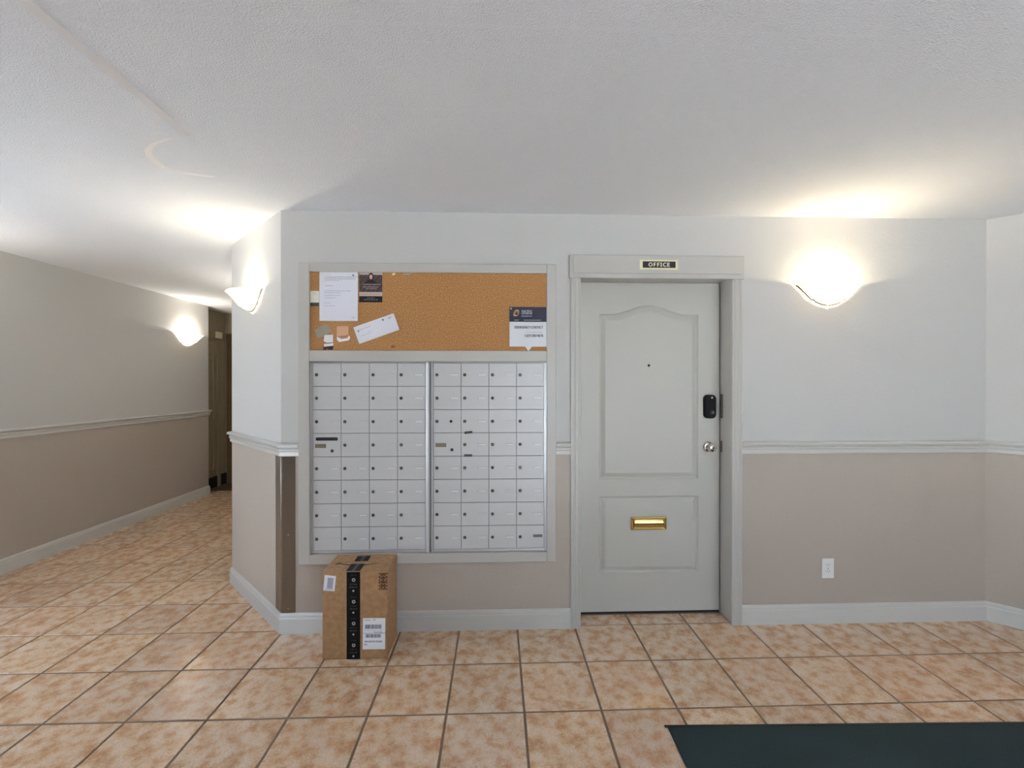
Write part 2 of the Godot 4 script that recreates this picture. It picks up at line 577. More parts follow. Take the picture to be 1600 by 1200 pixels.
func build_mouldings() -> void:
	var base := PackedVector2Array([Vector2(0, 0), Vector2(0.014, 0), Vector2(0.014, 0.084), Vector2(0.0125, 0.088), Vector2(0.010, 0.0905), Vector2(0.010, 0.099), Vector2(0.0085, 0.107), Vector2(0.005, 0.113), Vector2(0, 0.1155)])
	var rail := PackedVector2Array([Vector2(0, 1.022), Vector2(0.010, 1.022), Vector2(0.012, 1.026), Vector2(0.012, 1.046), Vector2(0.017, 1.050), Vector2(0.019, 1.056), Vector2(0.017, 1.063), Vector2(0.011, 1.066), Vector2(0.010, 1.0725), Vector2(0.026, 1.0735), Vector2(0.030, 1.078), Vector2(0.031, 1.085), Vector2(0.027, 1.091), Vector2(0.018, 1.094), Vector2(0, 1.094)])
	var nn := Vector2(0, 1)
	var m1 := miter(F0, F1, F2)
	var m5 := miter(F4, F5, F6)
	var m6 := miter(F5, F6, F7)
	var m7 := miter(F6, F7, F8)
	var m8 := miter(F7, F8, F9)
	var m4 := miter(F3, F4, F5)
	var left_n := Vector2(1, 0)
	moulding("baseboard_left", "white baseboard along the hallway left wall", "baseboard", base, Vector2(F0.x, 0.14), F1, left_n, m1, M.trim_paint)
	moulding("baseboard_angled_left", "white baseboard under the narrow angled corner wall", "baseboard", base, F5, F6, m5, m6, M.trim_paint)
	moulding("baseboard_back", "white baseboard between the hallway corner and office door", "baseboard", base, F6, Vector2(0.434, 0), m6, nn, M.trim_paint)
	moulding("baseboard_right", "white baseboard right of the office door below the outlet", "baseboard", base, Vector2(1.458, 0), F7, nn, m7, M.trim_paint)
	moulding("baseboard_angled_right", "white baseboard on the angled wall at the right edge", "baseboard", base, F7, F8, m7, m8, M.trim_paint)
	moulding("baseboard_hall_right", "white baseboard of the inner hallway wall behind the corner", "baseboard", base, F4, F5, m4, m5, M.trim_paint)
	moulding("trim_1", "white chair rail along the hallway left wall", "chair rail", rail, Vector2(F0.x, 0.14), F1, left_n, m1, M.trim_paint)
	moulding("trim_2", "white chair rail on the narrow angled corner wall", "chair rail", rail, F5, F6, m5, m6, M.trim_paint)
	moulding("trim_3", "short white chair rail between the hallway corner and mailbox frame", "chair rail", rail, F6, Vector2(-1.139, 0), m6, nn, M.trim_paint)
	moulding("trim_4", "tiny white chair rail piece between mailbox frame and office door", "chair rail", rail, Vector2(0.3465, 0), Vector2(0.434, 0), nn, nn, M.trim_paint)
	moulding("trim_5", "white chair rail right of the office door", "chair rail", rail, Vector2(1.458, 0), F7, nn, m7, M.trim_paint)
	moulding("trim_6", "white chair rail on the angled wall at the right edge", "chair rail", rail, F7, F8, m7, m8, M.trim_paint)
	moulding("trim_7", "white chair rail of the inner hallway wall behind the corner", "chair rail", rail, F4, F5, m4, m5, M.trim_paint)
	# black vinyl base round the hallway doorway
	var vin := PackedVector2Array([Vector2(0, 0), Vector2(0.012, 0), Vector2(0.006, 0.012), Vector2(0.004, 0.155), Vector2(0, 0.157)])
	moulding("baseboard_alcove", "black vinyl base on the set-back wall of the hallway doorway", "baseboard", vin, F2, F3, Vector2(1, 0), miter(F2, F3, F4), M.rubber)
	moulding("baseboard_hall_end", "black vinyl base on the dark far end wall", "baseboard", vin, F3, Vector2(-3.70, -3.9), miter(F2, F3, F4), nn, M.rubber)

func glazing(called: String, label: String, p: Vector2, q: Vector2, y0: float, y1: float, bays: int) -> void:
	# aluminium storefront set in the thickness of a wall, room on the left of p -> q
	var d := (q - p).normalized()
	var L := p.distance_to(q)
	var root := thing(called, label, "window", Vector3(p.x, 0, p.y), "", "structure")
	root.rotation.y = atan2(-d.y, d.x)   # local x runs along the wall, local z into the room
	var fw := 0.05
	var z0 := -0.13
	var z1 := -0.05
	for y in [[y0, y0 + fw], [y1 - fw, y1]]:
		var st := begin()
		box(st, Vector3(0, y[0], z0), Vector3(L, y[1], z1), 0.003)
		commit("rail", st, M.window_frame, root)
	for k in bays + 1:
		var x := (L - fw) * k / bays
		var st := begin()
		box(st, Vector3(x, y0 + fw, z0), Vector3(x + fw, y1 - fw, z1), 0.003)
		commit("mullion", st, M.window_frame, root)
	for k in bays:
		var x0 := (L - fw) * k / bays + fw
		var x1 := (L - fw) * (k + 1) / bays
		var st := begin()
		box(st, Vector3(x0, y0 + fw, -0.093), Vector3(x1, y1 - fw, -0.087))
		commit("pane", st, M.clear_glass, root)

func build_windows() -> void:
	glazing("window_1", "aluminium framed lobby glazing on the left, outside the picture", Vector2(-3.735, 1.7), Vector2(-3.735, 0.15), 0.05, 2.32, 2)
	glazing("window_2", "aluminium framed lobby glazing behind the camera", Vector2(3.0014, 4.8), Vector2(0.6014, 4.8), 0.05, 2.32, 3)

# ================================================================ office door
func ring(st: SurfaceTool, a: PackedVector2Array, za: float, b: PackedVector2Array, zb: float) -> void:
	var n := a.size()
	for i in n:
		var j := (i + 1) % n
		quad_auto(st, Vector3(a[i].x, a[i].y, za), Vector3(a[j].x, a[j].y, za), Vector3(b[j].x, b[j].y, zb), Vector3(b[i].x, b[i].y, zb), Vector3(0, 0, 1))

func fan(st: SurfaceTool, a: PackedVector2Array, z: float) -> void:
	var ids := Geometry2D.triangulate_polygon(a)
	for t in range(0, ids.size(), 3):
		var p := a[ids[t]]
		var q := a[ids[t + 1]]
		var r := a[ids[t + 2]]
		tri(st, Vector3(p.x, p.y, z), Vector3(q.x, q.y, z), Vector3(r.x, r.y, z), Vector3(0, 0, 1))

# outline of the arched panel, shrunk by k
func arched(x0: float, x1: float, y0: float, y1: float, rise: float, k: float) -> PackedVector2Array:
	var p := PackedVector2Array([Vector2(x0 + k, y0 + k), Vector2(x1 - k, y0 + k)])
	var N := 24
	for i in N + 1:
		var t := 1.0 - float(i) / N
		var s := clampf((t - 0.14) / 0.72, 0.0, 1.0)
		var bump := 0.5 - 0.5 * cos(TAU * s) if rise > 0.0 else 0.0
		bump = pow(bump, 0.8)
		p.append(Vector2(lerpf(x0 + k, x1 - k, t), y1 - k + rise * bump))
	return p

func panelled_leaf(w: float, x0: float, top: float, bottom: float, thick: float, pl: float, pr: float, up: Array, low: Array, rise: float) -> SurfaceTool:
	var st := begin()
	var x1 := x0 + w
	# face round the two panels
	var z := 0.0
	var q := func(a: float, b: float, c: float, d: float) -> void:
		quad(st, Vector3(a, c, z), Vector3(b, c, z), Vector3(b, d, z), Vector3(a, d, z), Vector3(0, 0, 1))
	q.call(x0, pl, bottom, top)
	q.call(pr, x1, bottom, top)
	q.call(pl, pr, bottom, low[0])
	q.call(pl, pr, low[1], up[0])
	var arch := arched(pl, pr, up[0], up[1], rise, 0.0)
	for i in range(2, arch.size() - 1):
		quad(st, Vector3(arch[i].x, arch[i].y, z), Vector3(arch[i + 1].x, arch[i + 1].y, z), Vector3(arch[i + 1].x, top, z), Vector3(arch[i].x, top, z), Vector3(0, 0, 1))
	for s in [[up[0], up[1], rise], [low[0], low[1], 0.0]]:
		var rr := []
		for k in [0.0, 0.007, 0.014, 0.038, 0.041]:
			rr.append(arched(pl, pr, s[0], s[1], s[2], k))
		var zs := [0.0, -0.010, -0.0125, -0.002, -0.0015]
		for i in 4:
			ring(st, rr[i], zs[i], rr[i + 1], zs[i + 1])
		fan(st, rr[4], zs[4])
	# edges and back
	var b := -thick
	quad(st, Vector3(x0, bottom, b), Vector3(x1, bottom, b), Vector3(x1, top, b), Vector3(x0, top, b), Vector3(0, 0, -1))
	quad(st, Vector3(x0, bottom, 0), Vector3(x0, bottom, b), Vector3(x0, top, b), Vector3(x0, top, 0), Vector3(-1, 0, 0))
	quad(st, Vector3(x1, bottom, 0), Vector3(x1, bottom, b), Vector3(x1, top, b), Vector3(x1, top, 0), Vector3(1, 0, 0))
	quad(st, Vector3(x0, bottom, 0), Vector3(x1, bottom, 0), Vector3(x1, bottom, b), Vector3(x0, bottom, b), Vector3(0, -1, 0))
	quad(st, Vector3(x0, top, 0), Vector3(x1, top, 0), Vector3(x1, top, b), Vector3(x0, top, b), Vector3(0, 1, 0))
	return st

func build_office_door() -> void:
	var root := thing("door_1", "pale grey office door with arched panel, mail slot and dark keypad lock", "door", Vector3(0.95, 0, 0), "", "structure")
	var O := Vector3(-0.95, 0, 0)
	var st := panelled_leaf(0.899, 0.500, 2.070, 0.016, 0.045, 0.637, 1.265, [0.842, 1.874], [0.255, 0.736], 0.056)
	var leaf := commit("leaf", st, M.door_paint, root, O + Vector3(0, 0, DOOR_Z))
	st = begin()
	box(st, Vector3(0.5, 0.0005, -0.03), Vector3(1.399, 0.0155, -0.008))
	commit("gap_blocker", st, M.rubber, leaf)  # added dark strip that stops daylight leaking under the leaf
	# jambs with stop
	for s in [0, 1]:
		st = begin()
		if s == 0:
			box(st, Vector3(0.474, 0, -0.2), Vector3(0.494, 2.072, 0.0), 0.001)
			box(st, Vector3(0.494, 0, -0.2), Vector3(0.506, 2.072, -0.1865), 0.001)
		else:
			box(st, Vector3(1.405, 0, -0.2), Vector3(1.425, 2.072, 0.0), 0.001)
			box(st, Vector3(1.393, 0, -0.2), Vector3(1.405, 2.072, -0.1865), 0.001)
		var jb := commit("jamb", st, M.casing_paint, root, O)
		if s == 1:
			for y in [[1.225, 1.375, 0.026], [1.012, 1.083, 0.020]]:
				st = begin()
				box(st, Vector3(1.403, y[0], -0.132), Vector3(1.4052, y[1], -0.132 + y[2]), 0.0008)
				var sp := commit("strike_plate", st, M.dark_steel, jb)
				sp.set_meta("label", "dark metal strike plate")
	st = begin()
	box(st, Vector3(0.474, 2.072, -0.2), Vector3(1.425, 2.092, 0.0), 0.001)
	commit("head_jamb", st, M.casing_paint, root, O)
	# knob, keypad, peephole, mail slot
	st = begin()
	lathe(st, PackedVector2Array([Vector2(0, 0.012), Vector2(0.016, 0.012), Vector2(0.026, 0.009), Vector2(0.031, 0.004), Vector2(0.032, 0.0)]), Vector3(1.328, 1.043, 0), Vector3(0, 0, 1), 28)
	var rose := commit("rose", st, M.nickel, leaf)
	st = begin()
	lathe(st, PackedVector2Array([Vector2(0, 0.067), Vector2(0.010, 0.0665), Vector2(0.018, 0.064), Vector2(0.0245, 0.058), Vector2(0.027, 0.050), Vector2(0.0255, 0.042), Vector2(0.020, 0.034), Vector2(0.0125, 0.028), Vector2(0.011, 0.010)]), Vector3(1.328, 1.043, 0), Vector3(0, 0, 1), 28)
	commit("knob", st, M.nickel, leaf)
	st = begin()
	lathe(st, PackedVector2Array([Vector2(0, 0.0682), Vector2(0.0055, 0.068), Vector2(0.006, 0.066)]), Vector3(1.328, 1.043, 0), Vector3(0, 0, 1), 16)
	commit("keyhole", st, M.lock_metal, leaf)
	st = begin()
	var rr := rounded_rect(0.074, 0.148, 0.026, 6)
	var r2 := rounded_rect(0.066, 0.140, 0.023, 6)
	loft(st, rr, Vector3(1.333, 1.297, 0), Vector3.RIGHT, Vector3.UP, Vector3(1.333, 1.297, 0.020), Vector3.RIGHT, Vector3.UP)
	var cap := begin()
	for i in rr.size():
		var j := (i + 1) % rr.size()
		quad_auto(st, Vector3(1.333 + rr[i].x, 1.297 + rr[i].y, 0.020), Vector3(1.333 + rr[j].x, 1.297 + rr[j].y, 0.020), Vector3(1.333 + r2[j].x, 1.297 + r2[j].y, 0.026), Vector3(1.333 + r2[i].x, 1.297 + r2[i].y, 0.026), Vector3(0, 0, 1))
	var up := PackedVector2Array()
	for v in r2: up.append(v + Vector2(1.333, 1.297))
	fan(st, up, 0.026)
	var kp := commit("keypad_lock", st, M.black_rubber, leaf)
	kp.set_meta("label", "black electronic keypad deadbolt")
	st = begin()
	lathe(st, PackedVector2Array([Vector2(0, 0.0275), Vector2(0.005, 0.0272), Vector2(0.0065, 0.026)]), Vector3(1.340, 1.353, 0), Vector3(0, 0, 1), 14)
	st = begin()
	lathe(st, PackedVector2Array([Vector2(0, 0.0285), Vector2(0.0045, 0.028), Vector2(0.006, 0.0255)]), Vector3(1.340, 1.353, 0), Vector3(0, 0, 1), 14)
	commit("keypad_button", st, M.white_plastic, leaf)
	st = begin()
	lathe(st, PackedVector2Array([Vector2(0, 0.0255), Vector2(0.010, 0.0275), Vector2(0.014, 0.0275), Vector2(0.016, 0.0255)]), Vector3(1.340, 1.262, 0), Vector3(0, 0, 1), 18)
	commit("key_cylinder", st, M.black_plastic, leaf)
	st = begin()
	lathe(st, PackedVector2Array([Vector2(0.004, 0.001), Vector2(0.0065, 0.002), Vector2(0.008, -0.001)]), Vector3(0.951, 1.554, 0), Vector3(0, 0, 1), 16)
	var ph := commit("peephole", st, M.lock_metal, leaf)
	st = begin()
	lathe(st, PackedVector2Array([Vector2(0, 0.0008), Vector2(0.0045, 0.0008), Vector2(0.0045, -0.001)]), Vector3(0.951, 1.554, 0), Vector3(0, 0, 1), 14)
	commit("peephole_lens", st, M.dark_hollow, leaf)
	# brass mail slot: bevelled frame and a domed flap
	st = begin()
	var fr := [Vector2(0.838, 0.526), Vector2(1.062, 0.526), Vector2(1.062, 0.606), Vector2(0.838, 0.606)]
	var outl := PackedVector2Array(fr)
	var in1 := PackedVector2Array([Vector2(0.850, 0.534), Vector2(1.050, 0.534), Vector2(1.050, 0.598), Vector2(0.850, 0.598)])
	var in2 := PackedVector2Array([Vector2(0.858, 0.542), Vector2(1.042, 0.542), Vector2(1.042, 0.592), Vector2(0.858, 0.592)])
	ring(st, outl, 0.0, outl, 0.004)
	for i in 4:
		var j := (i + 1) % 4
		var mid: Vector2 = (outl[i] + outl[j]) / 2 - Vector2(0.95, 0.566)
		quad(st, Vector3(outl[i].x, outl[i].y, -0.002), Vector3(outl[j].x, outl[j].y, -0.002), Vector3(outl[j].x, outl[j].y, 0.004), Vector3(outl[i].x, outl[i].y, 0.004), Vector3(0, signf(mid.y), 0) if absf(mid.y) > 0.01 else Vector3(signf(mid.x), 0, 0))
	ring(st, outl, 0.004, in1, 0.011)
	ring(st, in1, 0.011, in2, 0.004)
	commit("mail_slot_frame", st, M.brass, leaf)
	st = begin()
	var N := 8
	for i in N:
		var y := [0.0, 0.0]
		var zz := [0.0, 0.0]
		var nr := []
		for k in 2:
			var t := float(i + k) / N
			y[k] = lerpf(0.543, 0.591, t)
			zz[k] = 0.004 + 0.006 * sin(PI * t)
			nr.append(Vector3(0, -0.006 * PI * cos(PI * t), 0.048).normalized())
		smooth_quad(st, [Vector3(0.860, y[0], zz[0]), Vector3(1.040, y[0], zz[0]), Vector3(1.040, y[1], zz[1]), Vector3(0.860, y[1], zz[1])], [nr[0], nr[0], nr[1], nr[1]])
	for x in [0.860, 1.040]:
		for i in N:
			var t0 := float(i) / N
			var t1 := float(i + 1) / N
			quad(st, Vector3(x, lerpf(0.543, 0.591, t0), 0.0), Vector3(x, lerpf(0.543, 0.591, t1), 0.0), Vector3(x, lerpf(0.543, 0.591, t1), 0.004 + 0.006 * sin(PI * t1)), Vector3(x, lerpf(0.543, 0.591, t0), 0.004 + 0.006 * sin(PI * t0)), Vector3(signf(x - 0.95), 0, 0))
	commit("mail_slot_flap", st, M.brass, leaf)
	# casing round the opening
	var trim := thing("trim_8", "grey painted casing and header board round the office door", "door casing", Vector3(0.95, 0, 0), "", "structure")
	var prof := PackedVector2Array([Vector2(0, 0), Vector2(0, 0.014), Vector2(0.004, 0.018), Vector2(0.012, 0.018), Vector2(0.016, 0.014), Vector2(0.022, 0.0135), Vector2(0.030, 0.016), Vector2(0.044, 0.016), Vector2(0.048, 0.012), Vector2(0.056, 0.012), Vector2(0.060, 0.008), Vector2(0.060, 0)])
	st = begin()
	loft(st, prof, O + Vector3(0.434, 0, 0), Vector3.RIGHT, Vector3(0, 0, 1), O + Vector3(0.434, 2.06, 0), Vector3.RIGHT, Vector3(0, 0, 1))
	commit("casing", st, M.casing_paint, trim)
	st = begin()
	loft(st, prof, O + Vector3(1.460, 0, 0), Vector3.LEFT, Vector3(0, 0, 1), O + Vector3(1.460, 2.06, 0), Vector3.LEFT, Vector3(0, 0, 1))
	commit("casing", st, M.casing_paint, trim)
	st = begin()
	box(st, O + Vector3(0.4257, 2.060, 0), O + Vector3(1.466, 2.197, 0.024), 0.002)
	var hd := commit("header_board", st, M.casing_paint, trim)
	st = begin()
	box(st, O + Vector3(0.447, 2.086, 0.024), O + Vector3(1.444, 2.190, 0.033), 0.002)
	commit("raised_panel", st, M.casing_paint, hd)
	# office sign on the header
	var sg := thing("office_sign", "small black and cream OFFICE sign on the door header", "sign", Vector3(0.949, 2.137, 0.033))
	st = begin()
	box(st, Vector3(-0.114, -0.029, 0), Vector3(0.114, 0.029, 0.005), 0.0015)
	commit("backing_plate", st, M.cream_plastic, sg)
	st = begin()
	box(st, Vector3(-0.097, -0.0185, 0.005), Vector3(0.097, 0.0185, 0.0065))
	commit("name_plate", st, M.black_plastic, sg)
	text(sg, "OFFICE", 0.0235, 0.126, Vector3(0, 0, 0.0065), M.cream_plastic, true)

func text(parent: Node, s: String, cap_h: float, width: float, at: Vector3, m: Material, bold := false, serif := false) -> MeshInstance3D:
	var t := TextMesh.new()
	t.text = s
	var f := SystemFont.new()
	f.font_names = PackedStringArray(["Droid Serif" if serif else "Droid Sans"])
	f.font_weight = 700 if bold else 400
	t.font = f
	t.font_size = 32
	t.pixel_size = 0.001
	t.depth = 0.0008
	t.curve_step = 2.0
	var bb := t.get_aabb()
	var mi := MeshInstance3D.new()
	mi.mesh = t
	mi.name = "lettering"
	t.material = m
	parent.add_child(mi, true)
	var sx := width / maxf(bb.size.x, 1e-4)
	var sy := cap_h / maxf(bb.size.y, 1e-4)
	mi.scale = Vector3(sx, sy, 1)
	var c := bb.position + bb.size / 2
	mi.position = at - Vector3(c.x * sx, c.y * sy, bb.position.z)
	return mi

# ================================================================ hallway end
func build_hall_alcove() -> void:
	# carpet past the last row of tiles
	var st := begin()
	box(st, Vector3(-3.9, -0.002, -3.9), Vector3(-1.914, 0.004, -3.472))
	tag(commit("hall_carpet", st, M.carpet), "dark brown carpet at the far end of the hallway", "carpet", "", "structure")
	# suite door in the set-back wall, seen edge-on (local x runs away down the hall)
	var root := thing("door_2", "panelled door at the far end of the hallway, shade painted in", "door", Vector3(-3.9, 0, -3.30), "", "structure")
	root.rotation.y = PI / 2
	st = panelled_leaf(0.40, 0.0, 2.03, 0.012, 0.006, 0.08, 0.33, [0.95, 1.86], [0.25, 0.80], 0.0)
	commit("leaf", st, M.shaded_alcove_door, root, Vector3(0, 0, 0.008))
	st = begin()
	box(st, Vector3(0.405, 0, 0), Vector3(0.47, 2.04, 0.022), 0.003)
	commit("casing", st, M.shaded_alcove_door, root)
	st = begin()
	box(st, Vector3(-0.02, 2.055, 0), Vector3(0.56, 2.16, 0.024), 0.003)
	var hb := commit("header_board", st, M.shaded_alcove_door, root)
	st = begin()
	box(st, Vector3(0.0, 0.008, 0.010), Vector3(0.40, 0.155, 0.016), 0.002)
	commit("kick_plate", st, M.rubber, root)
	# the plate on its header
	var pl := thing("suite_sign", "small cream number plate above the far hallway door", "sign", Vector3(-3.876, 2.11, -3.72))
	st = begin()
	box(st, Vector3(0, -0.045, -0.075), Vector3(0.006, 0.045, 0.075), 0.002)
	commit("plate", st, M.cream_plastic, pl)
	# cased opening on the end wall
	var d3 := thing("door_3", "cased door on the wall closing the hallway, shade painted in", "door", Vector3(-3.9, 0, -3.9), "", "structure")
	st = panelled_leaf(0.80, 0.10, 2.03, 0.012, 0.01, 0.22, 0.78, [0.95, 1.86], [0.25, 0.80], 0.0)
	commit("leaf", st, M.shaded_end_door, d3, Vector3(0, 0, 0.012))
	for x in [[0.035, 0.098], [0.902, 0.965]]:
		st = begin()
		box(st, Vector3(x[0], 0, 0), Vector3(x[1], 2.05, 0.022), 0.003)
		commit("casing", st, M.shaded_end_door, d3)
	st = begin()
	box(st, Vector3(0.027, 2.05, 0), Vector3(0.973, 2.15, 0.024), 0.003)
	commit("header_board", st, M.shaded_end_door, d3)

# ================================================================ noticeboard and mailboxes
func build_noticeboard() -> void:
	var fr := thing("board_frame", "grey painted wooden frame round the cork board and mailboxes", "frame", Vector3(-0.4, 0.4, 0))
	var O := Vector3(0.4, -0.4, 0)
	var parts := [
		["frame_stile", Vector3(-1.1395, 0.3985, 0), Vector3(-1.0765, 2.137, 0.020)],
		["frame_stile", Vector3(0.2925, 0.3985, 0), Vector3(0.3465, 2.137, 0.020)],
		["frame_rail", Vector3(-1.0765, 2.085, 0), Vector3(0.2925, 2.137, 0.020)],
		["frame_rail", Vector3(-1.0765, 1.569, 0), Vector3(0.2925, 1.632, 0.020)],
		["frame_rail", Vector3(-1.0765, 0.3985, 0), Vector3(0.2925, 0.456, 0.020)]]
	for p in parts:
		var st := begin()
		box(st, p[1] + O, p[2] + O, 0.0025)
		commit(p[0], st, M.casing_paint, fr)
	var st2 := begin()
	box(st2, Vector3(-1.0762, 1.6322, 0.0005), Vector3(0.2922, 2.0848, 0.007))
	tag(commit("cork_board", st2, M.cork), "tan cork bulletin board above the mailboxes", "bulletin board")

func build_mailboxes() -> void:
	var dm := begin()
	box(dm, Vector3(0, 0, -0.003), Vector3(1, 1, 0.003))
	var ys := []
	for k in 9: ys.append(1.561 - k * (1.561 - 0.474) / 8.0)
	var lock_st := begin()
	lathe(lock_st, PackedVector2Array([Vector2(0, 0.0032), Vector2(0.006, 0.0030), Vector2(0.0088, 0.0018), Vector2(0.0095, 0.0)]), Vector3.ZERO, Vector3(0, 0, 1), 16)
	var lock_mesh := lock_st.commit()
	var hold_st := begin()
	box(hold_st, Vector3(-0.027, -0.0075, 0), Vector3(0.027, 0.0075, 0.0016), 0.0008)
	var hold_mesh := hold_st.commit()
	var card_st := begin()
	box(card_st, Vector3(-0.022, -0.0042, 0), Vector3(0.022, 0.0042, 0.0021), 0.0003)
	var card_mesh := card_st.commit()
	for unit in 2:
		var x0 := -1.0625 if unit == 0 else -0.3705
		var x1 := -0.4155 if unit == 0 else 0.2775
		var label: String = ["left bank of brushed aluminium mailboxes, one with black outgoing slot", "right bank of brushed aluminium mailboxes beside the office door"][unit]
		var root := thing("mailbox_bank", label, "mailboxes", Vector3((x0 + x1) / 2, 0.457, 0), "wall mailboxes")
		var O := -root.position
		# carcass
		var st := begin()
		var e0 := -1.0748 if unit == 0 else -0.3905
		var e1 := -0.3915 if unit == 0 else 0.2908
		box(st, O + Vector3(e0, 0.4572, -0.16), O + Vector3(e1, 1.5673, -0.002))
		commit("carcass", st, M.carcass_metal, root)
		# edge bars
		var bars := []
		if unit == 0:
			bars = [[e0, e0 + 0.0045, 0.010], [e0 + 0.006, x0 - 0.0005, 0.007]]
		else:
			bars = [[-0.3805, -0.3715, 0.010], [x1 + 0.0005, x1 + 0.006, 0.007], [x1 + 0.0075, e1, 0.012]]
		for b in bars:
			st = begin()
			box(st, O + Vector3(b[0], 0.459, -0.002), O + Vector3(b[1], 1.5655, b[2]), 0.0015)
			commit("edge_bar", st, M.aluminium_bar, root)
		if unit == 0:
			st = begin()
			var prof := PackedVector2Array()
			for k in 13:
				var a := PI * k / 12.0
				prof.append(Vector2(cos(a) * 0.0125, sin(a) * 0.016))
			loft(st, prof, O + Vector3(-0.4030, 0.459, -0.002), Vector3.RIGHT, Vector3(0, 0, 1), O + Vector3(-0.4030, 1.5655, -0.002), Vector3.RIGHT, Vector3(0, 0, 1))
			commit("round_bar", st, M.aluminium_bar, root)
		for y in [[1.5615, 1.5655, 0.006], [0.459, 0.4735, 0.005]]:
			st = begin()
			box(st, O + Vector3(x0, y[0], -0.002), O + Vector3(x1, y[1], y[2]), 0.001)
			commit("edge_rail", st, M.aluminium_bar, root)
		var w := (x1 - x0) / 4.0
		var dst := begin()
		var hh: float = ys[0] - ys[1]
		box(dst, Vector3(-w / 2 + 0.0013, -hh / 2 + 0.0015, -0.002), Vector3(w / 2 - 0.0013, hh / 2 - 0.0015, 0.003), 0.0012)
		var door_mesh := dst.commit()
		for r in 8:
			for c in 4:
				var cx := x0 + (c + 0.5) * w
				var cy: float = (ys[r] + ys[r + 1]) / 2.0
				var d := place("mailbox_door", door_mesh, M.aluminium_door, root, O + Vector3(cx, cy, 0.0012 + rng.randf() * 0.0008))
				d.rotation = Vector3(rng.randf_range(-0.004, 0.004), rng.randf_range(-0.006, 0.006), 0)
				if c == 0 and r == 3:
					d.set_meta("label", "door with black outgoing slot" if unit == 0 else "door with bronze plate and low lock")
					if unit == 0:
						st = begin()
						flat_polygon(st, rounded_rect(0.126, 0.019, 0.006), 0.0, 0.0036)
						commit("mail_slot", st, M.dark_hollow, d, Vector3(-0.001, 0.035, 0))
					st = begin()
					box(st, Vector3(-0.031, -0.011, 0), Vector3(0.031, 0.011, 0.0042), 0.001)
					commit("name_plate", st, M.bronze_plate, d, Vector3(-0.037, -0.005 if unit == 0 else -0.003, 0))
					place("lock", lock_mesh, M.lock_metal, d, Vector3(0.029 if unit == 0 else 0.027, -0.034 if unit == 0 else -0.031, 0.003))
					continue
				place("lock", lock_mesh, M.lock_metal, d, Vector3(-w / 2 + 0.021, -0.001, 0.003))
				var lx := w / 2 - 0.037
				if unit == 1 and r == 7 and c == 3:
					st = begin()
					box(st, Vector3(-0.027, -0.008, 0), Vector3(0.027, 0.008, 0.004), 0.001)
					commit("label_holder", st, M.dark_steel, d, Vector3(lx, 0.004, 0))
					continue
				if unit == 1 and r == 2 and c == 0:
					st = begin()
					lathe(st, PackedVector2Array([Vector2(0, 0.004), Vector2(0.006, 0.0036), Vector2(0.008, 0.0)]), Vector3.ZERO, Vector3(0, 0, 1), 14)
					commit("black_plug", st, M.dark_hollow, d, Vector3(0.022, -0.001, 0.003))
					continue
				var h := place("label_holder", hold_mesh, M.aluminium_door, d, Vector3(lx, -0.001, 0.003))
				if unit == 1 or r > 3 or c > 2:
					if rng.randf() < 0.85:
						place("label_card", card_mesh, M.label_card, d, Vector3(lx, -0.001, 0.003))
		# dark fasteners on the joints of the right bank
		if unit == 1:
			for f in [[-0.1665, 1.1555, 0.10], [-0.1680, 1.0210, 0.0]]:
				st = begin()
				box(st, Vector3(-0.023, -0.0065, 0), Vector3(0.023, 0.0065, 0.006), 0.001)
				var clip := commit("latch", st, M.lock_metal, root, O + Vector3(f[0], f[1], 0.0045))
				clip.rotation.z = f[2]

# ================================================================ paper
func blank(w: int, h: int, c: Color) -> Image:
	var im := Image.create_empty(w, h, false, Image.FORMAT_RGB8)
	im.fill(c)
	return im

# unreadable print: broken strokes in place of words
func scribble(im: Image, x: int, y: int, w: int, h: int, c: Color) -> void:
	var px := x
	while px < x + w:
		var word := rng.randi_range(4, 13)
		for k in word:
			if px + k >= x + w or px + k >= im.get_width(): break
			for r in h:
				if rng.randf() < 0.72 and y + r < im.get_height():
					im.set_pixel(px + k, y + r, im.get_pixel(px + k, y + r).lerp(c, rng.randf_range(0.5, 1.0)))
		px += word + 2

func print_mat(im: Image, rough := 0.65) -> StandardMaterial3D:
	im.generate_mipmaps()
	var m := StandardMaterial3D.new()
	m.albedo_texture = ImageTexture.create_from_image(im)
	m.roughness = rough
	m.texture_repeat = false
	m.resource_name = "print"
	return m

